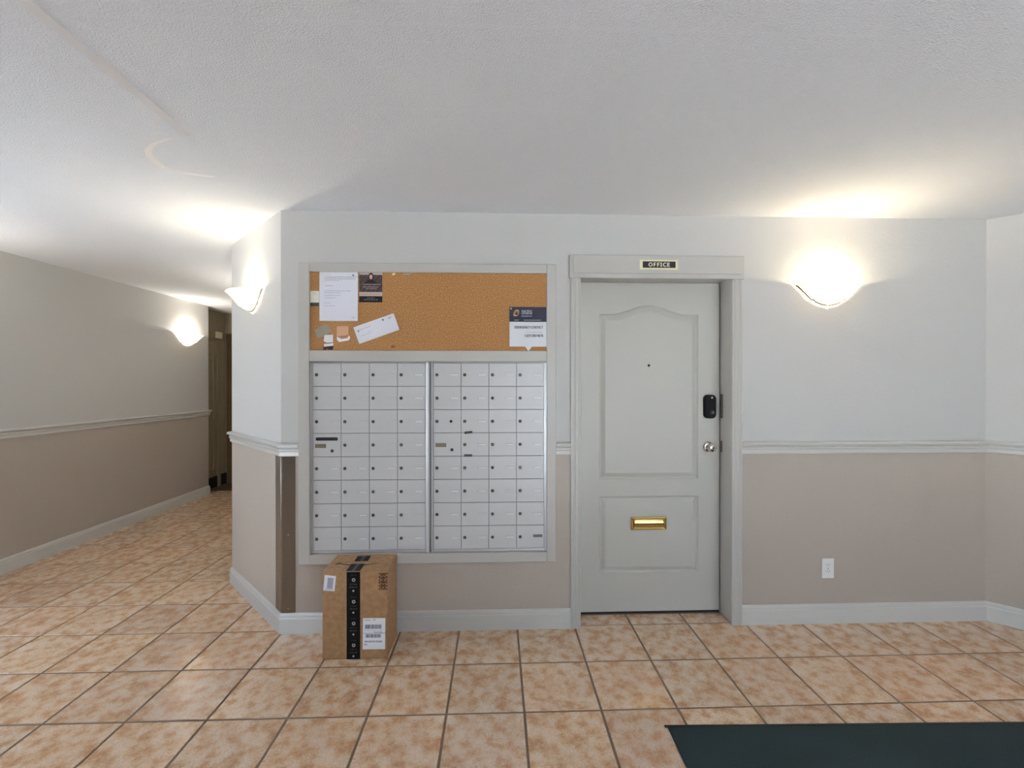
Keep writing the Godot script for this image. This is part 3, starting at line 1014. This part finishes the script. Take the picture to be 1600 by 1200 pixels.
# a sheet in the xy plane, printed on the front, its corners lifting by curl
func sheet_mesh(w: float, h: float, thick: float, front: Material, back: Material, curl := 0.0, corner := Vector2(1, -1)) -> ArrayMesh:
	var N := 8
	var pos := func(i: int, j: int, zo: float) -> Vector3:
		var u := float(i) / N * 2 - 1
		var v := float(j) / N * 2 - 1
		var k := maxf(0.0, (u * corner.x + v * corner.y) / 2.0)
		return Vector3(u * w / 2, v * h / 2, zo + curl * k * k + curl * 0.15 * absf(u))
	var a := begin()
	var b := begin()
	for i in N:
		for j in N:
			var uv := [Vector2(float(i) / N, 1 - float(j) / N), Vector2(float(i + 1) / N, 1 - float(j) / N), Vector2(float(i + 1) / N, 1 - float(j + 1) / N), Vector2(float(i) / N, 1 - float(j + 1) / N)]
			var f := [pos.call(i, j, thick), pos.call(i + 1, j, thick), pos.call(i + 1, j + 1, thick), pos.call(i, j + 1, thick)]
			var nz := Vector3(0, 0, 1)
			smooth_quad(a, f, [nz, nz, nz, nz], uv)
			quad(b, pos.call(i, j, 0.0), pos.call(i + 1, j, 0.0), pos.call(i + 1, j + 1, 0.0), pos.call(i, j + 1, 0.0), Vector3(0, 0, -1))
	for k in N:
		quad(b, pos.call(k, 0, 0.0), pos.call(k + 1, 0, 0.0), pos.call(k + 1, 0, thick), pos.call(k, 0, thick), Vector3(0, -1, 0))
		quad(b, pos.call(k, N, 0.0), pos.call(k + 1, N, 0.0), pos.call(k + 1, N, thick), pos.call(k, N, thick), Vector3(0, 1, 0))
		quad(b, pos.call(0, k, 0.0), pos.call(0, k + 1, 0.0), pos.call(0, k + 1, thick), pos.call(0, k, thick), Vector3(-1, 0, 0))
		quad(b, pos.call(N, k, 0.0), pos.call(N, k + 1, 0.0), pos.call(N, k + 1, thick), pos.call(N, k, thick), Vector3(1, 0, 0))
	var mesh := ArrayMesh.new()
	mesh = a.commit(mesh)
	mesh.surface_set_material(0, front)
	mesh = b.commit(mesh)
	mesh.surface_set_material(1, back)
	return mesh

func pin(parent: Node3D, at: Vector3, m: Material) -> void:
	var st := begin()
	lathe(st, PackedVector2Array([Vector2(0, 0.006), Vector2(0.003, 0.0057), Vector2(0.0045, 0.004), Vector2(0.005, 0.001), Vector2(0.0045, 0.0)]), at, Vector3(0, 0, 1), 12)
	commit("pushpin", st, m, parent)

func sheet(called: String, label: String, category: String, at: Vector3, w: float, h: float, front: Material, back: Material, turn := 0.0, curl := 0.0, corner := Vector2(1, -1), thick := 0.0006, group := "papers pinned to the cork board") -> Node3D:
	var root := thing(called, label, category, at, group)
	root.rotation.z = turn
	var mi := MeshInstance3D.new()
	mi.name = "sheet"
	mi.mesh = sheet_mesh(w, h, thick, front, back, curl, corner)
	root.add_child(mi, true)
	return root

func torn(called: String, label: String, at: Vector3, poly: PackedVector2Array, m: Material, turn := 0.0, thick := 0.0008) -> Node3D:
	var st := begin()
	flat_polygon(st, poly, 0, thick)
	var o := commit(called, st, m)
	o.position = at
	o.rotation.z = turn
	tag(o, label, "paper scrap", "papers pinned to the cork board")
	return o

func build_pinned_papers() -> void:
	var Z := 0.0074
	var paper: Material = M.paper
	# letter
	var im := blank(220, 284, Color8(238, 240, 247))
	var grey := Color8(146, 148, 156)
	var rows := [[26, 42, 176], [33, 30, 176], [40, 30, 176], [48, 30, 82], [79, 33, 50], [108, 28, 152], [119, 28, 96], [134, 28, 92], [148, 32, 60], [178, 30, 32], [194, 28, 62]]
	for r in rows: scribble(im, r[1], r[0], r[2], 4, grey)
	var o := sheet("letter", "large white typed letter pinned at the cork board's upper left", "notice", Vector3(-0.9127, 1.9447, Z), 0.2194, 0.284, print_mat(im), paper, 0.0, 0.004)
	pin(o, Vector3(0.083, 0.122, 0.001), M.lock_metal)
	pin(o, Vector3(0.087, -0.122, 0.003), M.holder_metal)
	# flyer: a generic portrait over a dark picture, pale band, black foot
	im = blank(132, 174, Color8(64, 52, 50))
	for y in 150:
		for x in 132:
			if rng.randf() < 0.5:
				im.set_pixel(x, y, Color8(70, 58, 56).lerp(Color8(128, 112, 104) if (x / 9 + y / 12) % 3 == 0 else Color8(34, 28, 28), rng.randf()))
	im.fill_rect(Rect2i(0, 0, 132, 14), Color8(176, 168, 160))
	for y in 70:
		for x in 132:
			var dh := Vector2((x - 66) / 15.0, (y - 22) / 20.0).length()
			if dh < 1.0: im.set_pixel(x, y, Color8(36, 26, 24))
			if Vector2((x - 66) / 9.0, (y - 26) / 14.0).length() < 1.0: im.set_pixel(x, y, Color8(196, 160, 146))
			if y > 40 and absf(x - 66) < 12 + (y - 40) * 1.1: im.set_pixel(x, y, Color8(28, 20, 24))
	scribble(im, 20, 66, 102, 6, Color8(214, 206, 200))
	scribble(im, 20, 82, 90, 5, Color8(196, 188, 182))
	scribble(im, 38, 92, 60, 5, Color8(196, 188, 182))
	im.fill_rect(Rect2i(0, 114, 132, 24), Color8(190, 172, 162))
	scribble(im, 8, 124, 110, 4, Color8(120, 104, 100))
	im.fill_rect(Rect2i(0, 138, 132, 36), Color8(18, 14, 16))
	scribble(im, 44, 146, 44, 4, Color8(210, 206, 200))
	scribble(im, 26, 156, 80, 5, Color8(222, 218, 212))
	sheet("flyer", "dark glossy flyer with a portrait photo beside the letter", "flyer", Vector3(-0.7292, 1.998, Z), 0.1324, 0.1736, print_mat(im, 0.3), paper, 0.0, 0.002)
	# card overlapping the frame on the left
	im = blank(52, 90, Color8(236, 234, 222))
	scribble(im, 16, 12, 20, 4, Color8(120, 112, 92))
	scribble(im, 12, 22, 28, 2, Color8(190, 184, 168))
	scribble(im, 12, 46, 28, 2, Color8(200, 196, 182))
	im.fill_rect(Rect2i(0, 68, 52, 22), Color8(44, 48, 36))
	sheet("business_card", "small cream card with dark lower band left of the letter", "card", Vector3(-1.0495, 1.931, Z), 0.050, 0.0885, print_mat(im), paper)
	# envelope
	im = blank(246, 102, Color8(240, 240, 246))
	im.fill_rect(Rect2i(16, 26, 9, 9), Color8(84, 86, 98))
	scribble(im, 28, 24, 66, 4, Color8(158, 162, 172))
	scribble(im, 70, 50, 30, 3, Color8(188, 190, 198))
	scribble(im, 24, 60, 60, 4, Color8(176, 180, 186))
	scribble(im, 206, 12, 20, 10, Color8(160, 164, 176))
	o = sheet("envelope", "white addressed envelope pinned at a tilt below the flyer", "envelope", Vector3(-0.6966, 1.7596, Z + 0.0003), 0.246, 0.102, print_mat(im), paper, 0.343, 0.004, Vector2(1, -1), 0.0012)
	pin(o, Vector3(0.052, 0.035, 0.0015), M.lock_metal)
	# emergency contact notice
	o = sheet("contact_notice", "navy and white emergency contact notice at the cork board's lower right", "notice", Vector3(0.1835, 1.7735, Z), 0.2190, 0.2320, M.paper, M.paper, 0.0, 0.003, Vector2(-1, -1), 0.0012)
	var st := begin()
	box(st, Vector3(-0.1095, 0.0295, 0.0012), Vector3(0.1075, 0.1160, 0.0032))
	var band := commit("navy_band", st, M.navy, o)
	text(o, "PACIFIC", 0.0125, 0.062, Vector3(-0.0070, 0.0915, 0.0032), M.paper, false, true)
	text(o, "QUORUM", 0.0125, 0.062, Vector3(-0.0070, 0.0765, 0.0032), M.paper, false, true)
	text(o, "PROPERTIES", 0.005, 0.060, Vector3(-0.0080, 0.0620, 0.0032), M.paper)
	st = begin()
	for s in [[-0.0735, 0.0805, 0.019], [-0.0660, 0.0805, 0.019]]:
		var N := 24
		for k in N:
			if s[0] < -0.07 and k > 19: continue
			var q := []
			for a in [TAU * k / N, TAU * (k + 1) / N]:
				for r in [1.0, 0.74]:
					q.append(Vector3(s[0] + (cos(a) * 0.62 + sin(a) * 0.28) * s[2] * r, s[1] + sin(a) * s[2] * r, 0.0036))
			quad(st, q[0], q[2], q[3], q[1], Vector3(0, 0, 1))
	var logo := commit("gold_emblem", st, M.gold_print, o)
	st = begin()
	box(st, Vector3(-0.081, 0.0372, 0.0032), Vector3(-0.056, 0.0412, 0.0036))
	box(st, Vector3(-0.026, 0.0372, 0.0032), Vector3(0.076, 0.0412, 0.0034))
	commit("small_print", st, M.soft_ink, o)
	text(o, "EMERGENCY CONTACT", 0.0145, 0.166, Vector3(0.0035, -0.0030, 0.0024), M.ink, true)
	text(o, "24 hour emergency number", 0.0060, 0.106, Vector3(0.0330, -0.0310, 0.0022), M.soft_ink)
	text(o, "1-877-707-9678", 0.0150, 0.110, Vector3(0.0330, -0.0520, 0.0024), M.ink, true)
	pin(o, Vector3(-0.100, 0.106, 0.0030), M.holder_metal)
	torn("paper_scrap", "white paper corner showing under the emergency contact notice", Vector3(0.186, 1.6405, Z - 0.0002), PackedVector2Array([Vector2(-0.028, 0.03), Vector2(-0.003, -0.0075), Vector2(0.004, -0.004), Vector2(0.030, 0.03)]), paper)
	# scraps at the lower left
	var kraft := mat("grey_card", Color8(150, 142, 124), 0.8)
	var pink := mat("tan_card", Color8(202, 158, 128), 0.8)
	torn("paper_scrap", "worn grey card pinned below the letter at left", Vector3(-1.005, 1.7445, Z), PackedVector2Array([Vector2(-0.044, -0.026), Vector2(-0.012, -0.031), Vector2(0.044, -0.020), Vector2(0.043, 0.019), Vector2(0.028, 0.031), Vector2(-0.038, 0.024)]), kraft, 0.42)
	torn("paper_scrap", "small white square note overlapping the grey card", Vector3(-0.9715, 1.7005, Z + 0.001), PackedVector2Array([Vector2(-0.028, -0.014), Vector2(-0.010, -0.023), Vector2(0.026, -0.021), Vector2(0.027, 0.023), Vector2(-0.022, 0.021)]), paper)
	torn("paper_scrap", "white torn strip just above a black scrap at lower left", Vector3(-0.9710, 1.6640, Z), PackedVector2Array([Vector2(-0.026, -0.010), Vector2(0.027, -0.004), Vector2(0.027, 0.012), Vector2(0.010, 0.008), Vector2(-0.026, 0.006)]), paper)
	torn("paper_scrap", "black scrap below the white torn strip at lower left", Vector3(-0.9730, 1.6480, Z - 0.0003), PackedVector2Array([Vector2(-0.030, -0.013), Vector2(-0.010, -0.012), Vector2(-0.006, -0.004), Vector2(0.004, -0.012), Vector2(0.026, -0.011), Vector2(0.029, 0.010), Vector2(-0.028, 0.010)]), M.ink)
	torn("paper_scrap", "tan torn card remnant left of the envelope", Vector3(-0.8900, 1.7440, Z - 0.0002), PackedVector2Array([Vector2(-0.034, -0.030), Vector2(0.030, -0.022), Vector2(0.034, 0.026), Vector2(0.020, 0.030), Vector2(-0.034, 0.028)]), pink)
	torn("paper_scrap", "curved white torn remnant below the tan card", Vector3(-0.8860, 1.6990, Z + 0.0003), PackedVector2Array([Vector2(-0.038, -0.004), Vector2(-0.024, -0.018), Vector2(0.030, -0.008), Vector2(0.040, 0.008), Vector2(0.030, 0.022), Vector2(0.024, 0.006), Vector2(-0.012, 0.000), Vector2(-0.036, 0.014)]), paper)
	torn("paper_scrap", "tiny pale torn bit at the cork board's top edge", Vector3(-0.598, 2.076, Z), PackedVector2Array([Vector2(-0.012, -0.004), Vector2(0.002, -0.008), Vector2(0.012, 0.006), Vector2(-0.004, 0.007)]), M.cream_plastic)
	torn("paper_scrap", "tiny brown torn bit at top, right of the pale bit", Vector3(-0.520, 2.077, Z), PackedVector2Array([Vector2(-0.034, -0.002), Vector2(0.000, -0.006), Vector2(0.034, 0.004), Vector2(-0.010, 0.006)]), kraft)
	torn("paper_scrap", "tiny brown torn bit below the envelope's right end", Vector3(-0.603, 1.655, Z), PackedVector2Array([Vector2(-0.012, -0.006), Vector2(0.006, -0.008), Vector2(0.014, 0.004), Vector2(-0.006, 0.010)]), mat("brown_card", Color8(112, 72, 40), 0.8))

# ================================================================ parcel
func barcode(im: Image, x: int, y: int, w: int, h: int, c: Color) -> void:
	var px := x
	while px < x + w:
		var b := rng.randi_range(1, 3)
		im.fill_rect(Rect2i(px, y, mini(b, x + w - px), h), c)
		px += b + rng.randi_range(1, 2)

func build_parcel() -> void:
	var root := thing("parcel", "brown cardboard parcel with black tape on the floor below the mailboxes", "box", Vector3(-0.742, 0, 0.147))
	var W := 0.168
	var Hh := 0.459
	var D := 0.1155
	var st := begin()
	box(st, Vector3(-W, 0, -D), Vector3(W, Hh, D), 0.004)
	commit("carton", st, M.cardboard, root)
	# top flaps meeting under the tape
	st = begin()
	box(st, Vector3(-W + 0.001, Hh, -D + 0.001), Vector3(W - 0.001, Hh + 0.0028, -0.002), 0.0012)
	box(st, Vector3(-W + 0.001, Hh, 0.002), Vector3(W - 0.001, Hh + 0.0028, D - 0.001), 0.0012)
	commit("flap", st, M.cardboard, root)
	# tape: front strip with pale marks, two strips on the top
	var im := blank(48, 320, Color8(20, 19, 20))
	var pale := Color8(190, 186, 178)
	var dim := Color8(92, 88, 84)
	for k in 4:
		var y0 := 8 + k * 80
		for y in 14:
			for x in 14:
				var r := Vector2(x - 6.5, y - 6.5).length()
				if r < 6.5 and r > 2.2: im.set_pixel(18 + x, y0 + 14 + y, pale if r > 3.0 else dim)
		scribble(im, 12, y0 + 34, 24, 5, dim)
		scribble(im, 10, y0 + 46, 28, 3, Color8(140, 136, 130))
		for x in 8:
			im.fill_rect(Rect2i(20 + x, y0 + 60 - mini(x, 7 - x), 1, 2 + 2 * mini(x, 7 - x)), pale)
		scribble(im, 14, y0 + 2, 20, 3, dim)
	var tm := print_mat(im, 0.55)
	tm.metallic_specular = 0.3
	var tape := func(w: float, h: float, xf: Transform3D) -> void:
		var mi := MeshInstance3D.new()
		mi.name = "tape"
		mi.mesh = sheet_mesh(w, h, 0.0008, tm, M.black_plastic)
		mi.transform = xf
		root.add_child(mi, true)
	tape.call(0.070, 0.456, Transform3D(Basis.IDENTITY, Vector3(-0.007, 0.229, D)))
	var flat := Basis(Vector3.RIGHT, -PI / 2)
	tape.call(0.072, 0.092, Transform3D(flat, Vector3(-0.010, Hh + 0.0028, 0.068)))
	tape.call(0.074, 0.075, Transform3D(flat.rotated(Vector3.UP, 0.05), Vector3(-0.008, Hh + 0.0028, -0.050)))
	# shipping label, small label, dark stamp
	im = blank(116, 163, Color8(240, 241, 244))
	var ink := Color8(70, 74, 88)
	scribble(im, 10, 8, 30, 4, ink)
	scribble(im, 52, 6, 14, 5, ink)
	barcode(im, 12, 34, 86, 22, ink)
	scribble(im, 8, 64, 92, 3, Color8(150, 152, 160))
	scribble(im, 60, 70, 40, 8, Color8(150, 152, 160))
	im.fill_rect(Rect2i(0, 78, 116, 2), Color8(120, 122, 130))
	barcode(im, 14, 84, 80, 18, ink)
	scribble(im, 10, 118, 92, 9, Color8(84, 88, 100))
	scribble(im, 6, 134, 20, 8, Color8(140, 142, 150))
	var lab := MeshInstance3D.new()
	lab.name = "shipping_label"
	lab.mesh = sheet_mesh(0.116, 0.163, 0.0006, print_mat(im), M.paper)
	lab.position = Vector3(0.0995, 0.1325, D)
	lab.rotation.z = -0.01
	root.add_child(lab, true)
	im = blank(60, 82, Color8(240, 241, 246))
	for y in range(12, 70):
		if y % 3: im.fill_rect(Rect2i(18, y, 30, 1), Color8(128, 136, 156))
	scribble(im, 10, 72, 40, 4, Color8(150, 152, 160))
	lab = MeshInstance3D.new()
	lab.name = "barcode_label"
	lab.mesh = sheet_mesh(0.059, 0.081, 0.0006, print_mat(im), M.paper)
	lab.position = Vector3(-0.1295, 0.4005, D)
	lab.rotation.z = -0.10
	root.add_child(lab, true)
	im = blank(46, 88, Color8(170, 125, 82))
	for y in 88:
		for x in 46:
			var on := (x / 9 + y / 8) % 2 == 0 or y % 22 < 5 or x > 12 and x < 34 and y % 20 < 14
			if on and rng.randf() < 0.95: im.set_pixel(x, y, Color8(74, 52, 36))
	lab = MeshInstance3D.new()
	lab.name = "printed_stamp"
	lab.mesh = sheet_mesh(0.046, 0.088, 0.0003, print_mat(im, 0.75), M.cardboard)
	lab.position = Vector3(0.1470, 0.406, D)
	root.add_child(lab, true)
	# curved arrow printed across the lid
	st = begin()
	var N := 28
	for k in N:
		var q := []
		for t in [float(k) / N, float(k + 1) / N]:
			var x := lerpf(-0.125, 0.105, t)
			var z := 0.012 + 0.030 * sin(PI * t)
			var hw := 0.0022 + 0.0045 * sin(PI * t)
			q.append(Vector3(x, Hh + 0.0031, z - hw))
			q.append(Vector3(x, Hh + 0.0031, z + hw))
		quad(st, q[0], q[2], q[3], q[1], Vector3.UP)
	var hx := Vector3(-0.125, Hh + 0.0031, 0.012)
	quad(st, hx + Vector3(-0.014, 0, 0.010), hx + Vector3(0.012, 0, -0.012), hx + Vector3(0.020, 0, 0.002), hx + Vector3(0.002, 0, 0.018), Vector3.UP)
	commit("printed_arrow", st, mat("brown_print", Color8(52, 36, 24), 0.7), root)

# ================================================================ sconces
func sconce_mesh(a0: float, d0: float, prof: Array, thick: float) -> SurfaceTool:
	# prof: [share of the half width, share of the depth, height]; half bowl open at the top, flat side on the wall
	var st := begin()
	var N := 28
	for lay in 2:
		for i in prof.size() - 1:
			for k in N:
				var v := []
				var nr := []
				for c in [[i, k], [i, k + 1], [i + 1, k + 1], [i + 1, k]]:
					var p: Array = prof[c[0]]
					var th: float = PI * c[1] / N
					var off := thick * lay
					var A: float = maxf(0.001, a0 * p[0] - off)
					var B: float = maxf(0.001, d0 * p[1] - off)
					v.append(Vector3(A * cos(th), p[2] + off * 0.6, maxf(0.0015, B * sin(th))))
					var nx := Vector3(cos(th) / maxf(a0, 0.01), 0, sin(th) / maxf(d0, 0.01)).normalized()
					var pa: Array = prof[maxi(c[0] - 1, 0)]
					var pb: Array = prof[mini(c[0] + 1, prof.size() - 1)]
					var dr: float = (pa[0] - pb[0]) * (a0 + d0) / 2
					var dy: float = pa[2] - pb[2]
					var sl := Vector2(dy, -dr).normalized()
					var nn := (nx * sl.x + Vector3.UP * sl.y).normalized()
					nr.append(nn if lay == 0 else -nn)
				smooth_quad(st, v, nr)
	# rim
	for k in N:
		var q := []
		for th in [PI * k / N, PI * (k + 1) / N]:
			q.append(Vector3(a0 * prof[0][0] * cos(th), prof[0][2], maxf(0.0015, d0 * prof[0][1] * sin(th))))
			q.append(Vector3((a0 * prof[0][0] - thick) * cos(th), prof[0][2] + thick * 0.6, maxf(0.0015, (d0 * prof[0][1] - thick) * sin(th))))
		quad(st, q[0], q[2], q[3], q[1], Vector3.UP)
	return st

func make_sconce(label: String, at: Vector3, turn: float, bulb: Material, glow: Color, energy: float) -> void:
	var root := thing("wall_sconce", label, "wall lamp", at, "shell shaped wall sconces")
	root.rotation.y = turn
	# origin: wall surface at the lowest point of the shade; rim 0.118 above
	var prof := [[1.02, 1.04, 0.1183], [0.97, 0.98, 0.1126], [0.88, 0.89, 0.0988], [0.80, 0.80, 0.0826], [0.70, 0.70, 0.0664], [0.62, 0.62, 0.0502], [0.55, 0.56, 0.0373], [0.52, 0.53, 0.0324], [0.45, 0.46, 0.0344]]
	commit("shade", sconce_mesh(0.192, 0.137, prof, 0.004), M.opal_glass, root, Vector3(0, 0, 0.011))
	var low := [[0.455, 0.48, 0.0348], [0.43, 0.45, 0.0259], [0.35, 0.37, 0.0162], [0.23, 0.26, 0.0073], [0.10, 0.13, 0.0016], [0.02, 0.03, 0.]]
	commit("lower_bowl", sconce_mesh(0.192, 0.137, low, 0.004), M.opal_glass, root, Vector3(0, 0, 0.011))
	# dark band along the glass outline, standing in for its unlit edge
	var edge: Array[Vector2] = []
	for p in prof: edge.append(Vector2(0.192 * p[0], p[2]))
	for p in low: edge.append(Vector2(0.192 * p[0], p[2]))
	var bs := begin()
	for side in [-1.0, 1.0]:
		for k in edge.size() - 1:
			var a := edge[k]
			var b := edge[k + 1]
			if a.distance_to(b) < 0.0005: continue
			var d := (b - a).normalized()
			var nn := Vector2(-d.y, d.x) * (1.0 if Vector2(-d.y, d.x).dot(Vector2(1, -1)) > 0 else -1.0) * 0.006
			var prof4 := PackedVector2Array([Vector2(0, 0.0085), Vector2(1, 0.0085), Vector2(1, 0.0125), Vector2(0, 0.0125)])
			loft(bs, prof4, Vector3(a.x * side, a.y, 0), Vector3(nn.x * side, nn.y, 0), Vector3(0, 0, 1), Vector3(b.x * side, b.y, 0), Vector3(nn.x * side, nn.y, 0), Vector3(0, 0, 1))
	commit("edge_shade_band", bs, M.shaded_edge if M.has("shaded_edge") else mat("shaded_edge", Color8(62, 54, 38), 0.5, 0.5), root)  # shade of the glass edge, given as a dark colour
	# wall bracket that holds the glass a finger's breadth off the wall
	var st := begin()
	flat_polygon(st, PackedVector2Array([Vector2(-0.055, 0.105), Vector2(-0.055, 0.055), Vector2(-0.030, 0.030), Vector2(0.030, 0.030), Vector2(0.055, 0.055), Vector2(0.055, 0.105)]), 0.0, 0.011)
	commit("wall_bracket", st, M.brass_dull if M.has("brass_dull") else mat("brass_dull", Color8(170, 150, 106), 0.4, 0.6), root)
	st = begin()
	lathe(st, PackedVector2Array([Vector2(0, 0.030), Vector2(0.012, 0.027), Vector2(0.020, 0.018), Vector2(0.023, 0.006), Vector2(0.020, -0.010), Vector2(0.012, -0.026), Vector2(0.010, -0.040), Vector2(0, -0.040)]), Vector3(0, 0.088, 0.062), Vector3.UP, 16)
	commit("bulb", st, bulb, root)
	var l := OmniLight3D.new()
	l.name = "sconce_light"
	l.light_color = glow
	l.light_energy = energy
	l.omni_range = 12.0
	l.omni_attenuation = 2.0
	l.light_size = 0.02
	l.shadow_enabled = true
	l.position = Vector3(0, 0.088, 0.062)
	root.add_child(l, true)

func build_sconces() -> void:
	make_sconce("lit glass sconce on the main wall right of the office door", Vector3(1.985, 1.912, 0), 0.0, M.warm_bulb, Color(1.0, 0.93, 0.79), 0.19)
	make_sconce("lit glass sconce on the narrow angled wall left of the mailboxes", Vector3(-1.582, 1.912, -0.3373), -PI / 4, M.warm_bulb, Color(1.0, 0.96, 0.87), 0.18)
	make_sconce("added unseen glass sconce on the hallway left wall beside the glazing, outside the picture", Vector3(-3.735, 1.905, -0.12), PI / 2, M.cool_bulb, Color(1.0, 0.98, 0.95), 0.32)  # added lamp out of view, brightens the hall side and its ceiling
	make_sconce("added unseen fill sconce on the inner hallway wall hidden behind the angled corner", Vector3(-1.914, 1.895, -2.1), -PI / 2, M.cool_bulb, Color(1.0, 0.97, 0.92), 0.75)  # unseen lamp put in to fill light onto the hallway left wall
	make_sconce("lit glass sconce farther back on the hallway left wall", Vector3(-3.735, 1.905, -2.88), PI / 2, M.cool_bulb, Color(1.0, 0.97, 0.92), 0.26)

# ================================================================ small things
func build_small_things() -> void:
	# outlet
	var o := thing("wall_outlet", "white duplex power outlet on the beige wall right of the door", "outlet", Vector3(1.992, 0.329, 0))
	var st := begin()
	box(st, Vector3(-0.037, -0.060, 0), Vector3(0.037, 0.060, 0.006), 0.003)
	commit("cover_plate", st, M.white_plastic, o)
	for s in [-1, 1]:
		st = begin()
		var rr := rounded_rect(0.034, 0.028, 0.010)
		loft(st, rr, Vector3(0, s * 0.0195, 0.004), Vector3.RIGHT, Vector3.UP, Vector3(0, s * 0.0195, 0.0075), Vector3.RIGHT, Vector3.UP)
		var sk := commit("socket", st, M.white_plastic, o)
		for x in [-0.0065, 0.0065]:
			st = begin()
			box(st, Vector3(x - 0.001, s * 0.0195 - 0.001, 0.0072), Vector3(x + 0.001, s * 0.0195 + 0.007, 0.0077))
			commit("slot", st, M.dark_hollow, sk)
	st = begin()
	lathe(st, PackedVector2Array([Vector2(0, 0.0072), Vector2(0.003, 0.0068), Vector2(0.0035, 0.006)]), Vector3.ZERO, Vector3(0, 0, 1), 12)
	commit("screw", st, M.steel, o)
	# corner guard: two leaves of thin steel folded round the corner, below the rail
	var g := thing("corner_guard", "dull steel corner guard below the chair rail at the hallway corner", "corner guard", Vector3(XL, 0.117, 0))
	st = begin()
	var m6 := miter(F5, F6, F7)
	var d5 := (F6 - F5).normalized()
	var n5 := Vector2(-d5.y, d5.x)
	var out := Vector3(m6.x, 0, m6.y)
	var a5 := Vector3(d5.x, 0, d5.y)
	var N5 := Vector3(n5.x, 0, n5.y)
	var y0 := 0.0
	var y1 := 0.903
	var th := 0.0022
	# leaf on the main wall, leaf on the angled wall
	for e in [[Vector3.ZERO, out * th, Vector3(0.081, 0, 0), Vector3(0.081, 0, th), Vector3(0, 0, 1)], [Vector3.ZERO, out * th, -a5 * 0.081, -a5 * 0.081 + N5 * th, N5]]:
		var up0 := Vector3.UP * y0
		var up1 := Vector3.UP * y1
		quad(st, e[1] + up0, e[3] + up0, e[3] + up1, e[1] + up1, e[4])
		quad(st, e[2] + up0, e[3] + up0, e[3] + up1, e[2] + up1, (e[2] - e[0]).normalized())
		quad(st, e[0] + up1, e[1] + up1, e[3] + up1, e[2] + up1, Vector3.UP)
		quad(st, e[0] + up0, e[1] + up0, e[3] + up0, e[2] + up0, Vector3.DOWN)
		quad(st, e[0] + up0, e[2] + up0, e[2] + up1, e[0] + up1, -e[4])
	lathe(st, PackedVector2Array([Vector2(0, 0.903), Vector2(0.0055, 0.903), Vector2(0.0055, 0.0), Vector2(0, 0.0)]), -out * 0.0025, Vector3.UP, 16)
	commit("guard_sheet", st, M.steel, g)
	for y in [0.02, 0.45, 0.88]:
		st = begin()
		lathe(st, PackedVector2Array([Vector2(0, 0.0015), Vector2(0.0035, 0.001), Vector2(0.0045, 0.0)]), Vector3(0.040, y, th), Vector3(0, 0, 1), 12)
		commit("screw", st, M.nickel, g)
	# entrance mat
	var mt := thing("entrance_mat", "dark green entrance mat at the lower right on the tiles", "mat", Vector3(1.80, 0, 1.418))
	mt.rotation.y = -0.022
	st = begin()
	box(st, Vector3(-1.10, 0.0, -0.62), Vector3(1.10, 0.008, 0.62), 0.004)
	commit("pile", st, M.mat_pile, mt)
	for z in [-0.632, 0.62]:
		st = begin()
		box(st, Vector3(-1.11, 0.0, z), Vector3(1.11, 0.005, z + 0.012), 0.002)
		commit("rubber_edge", st, M.rubber, mt)
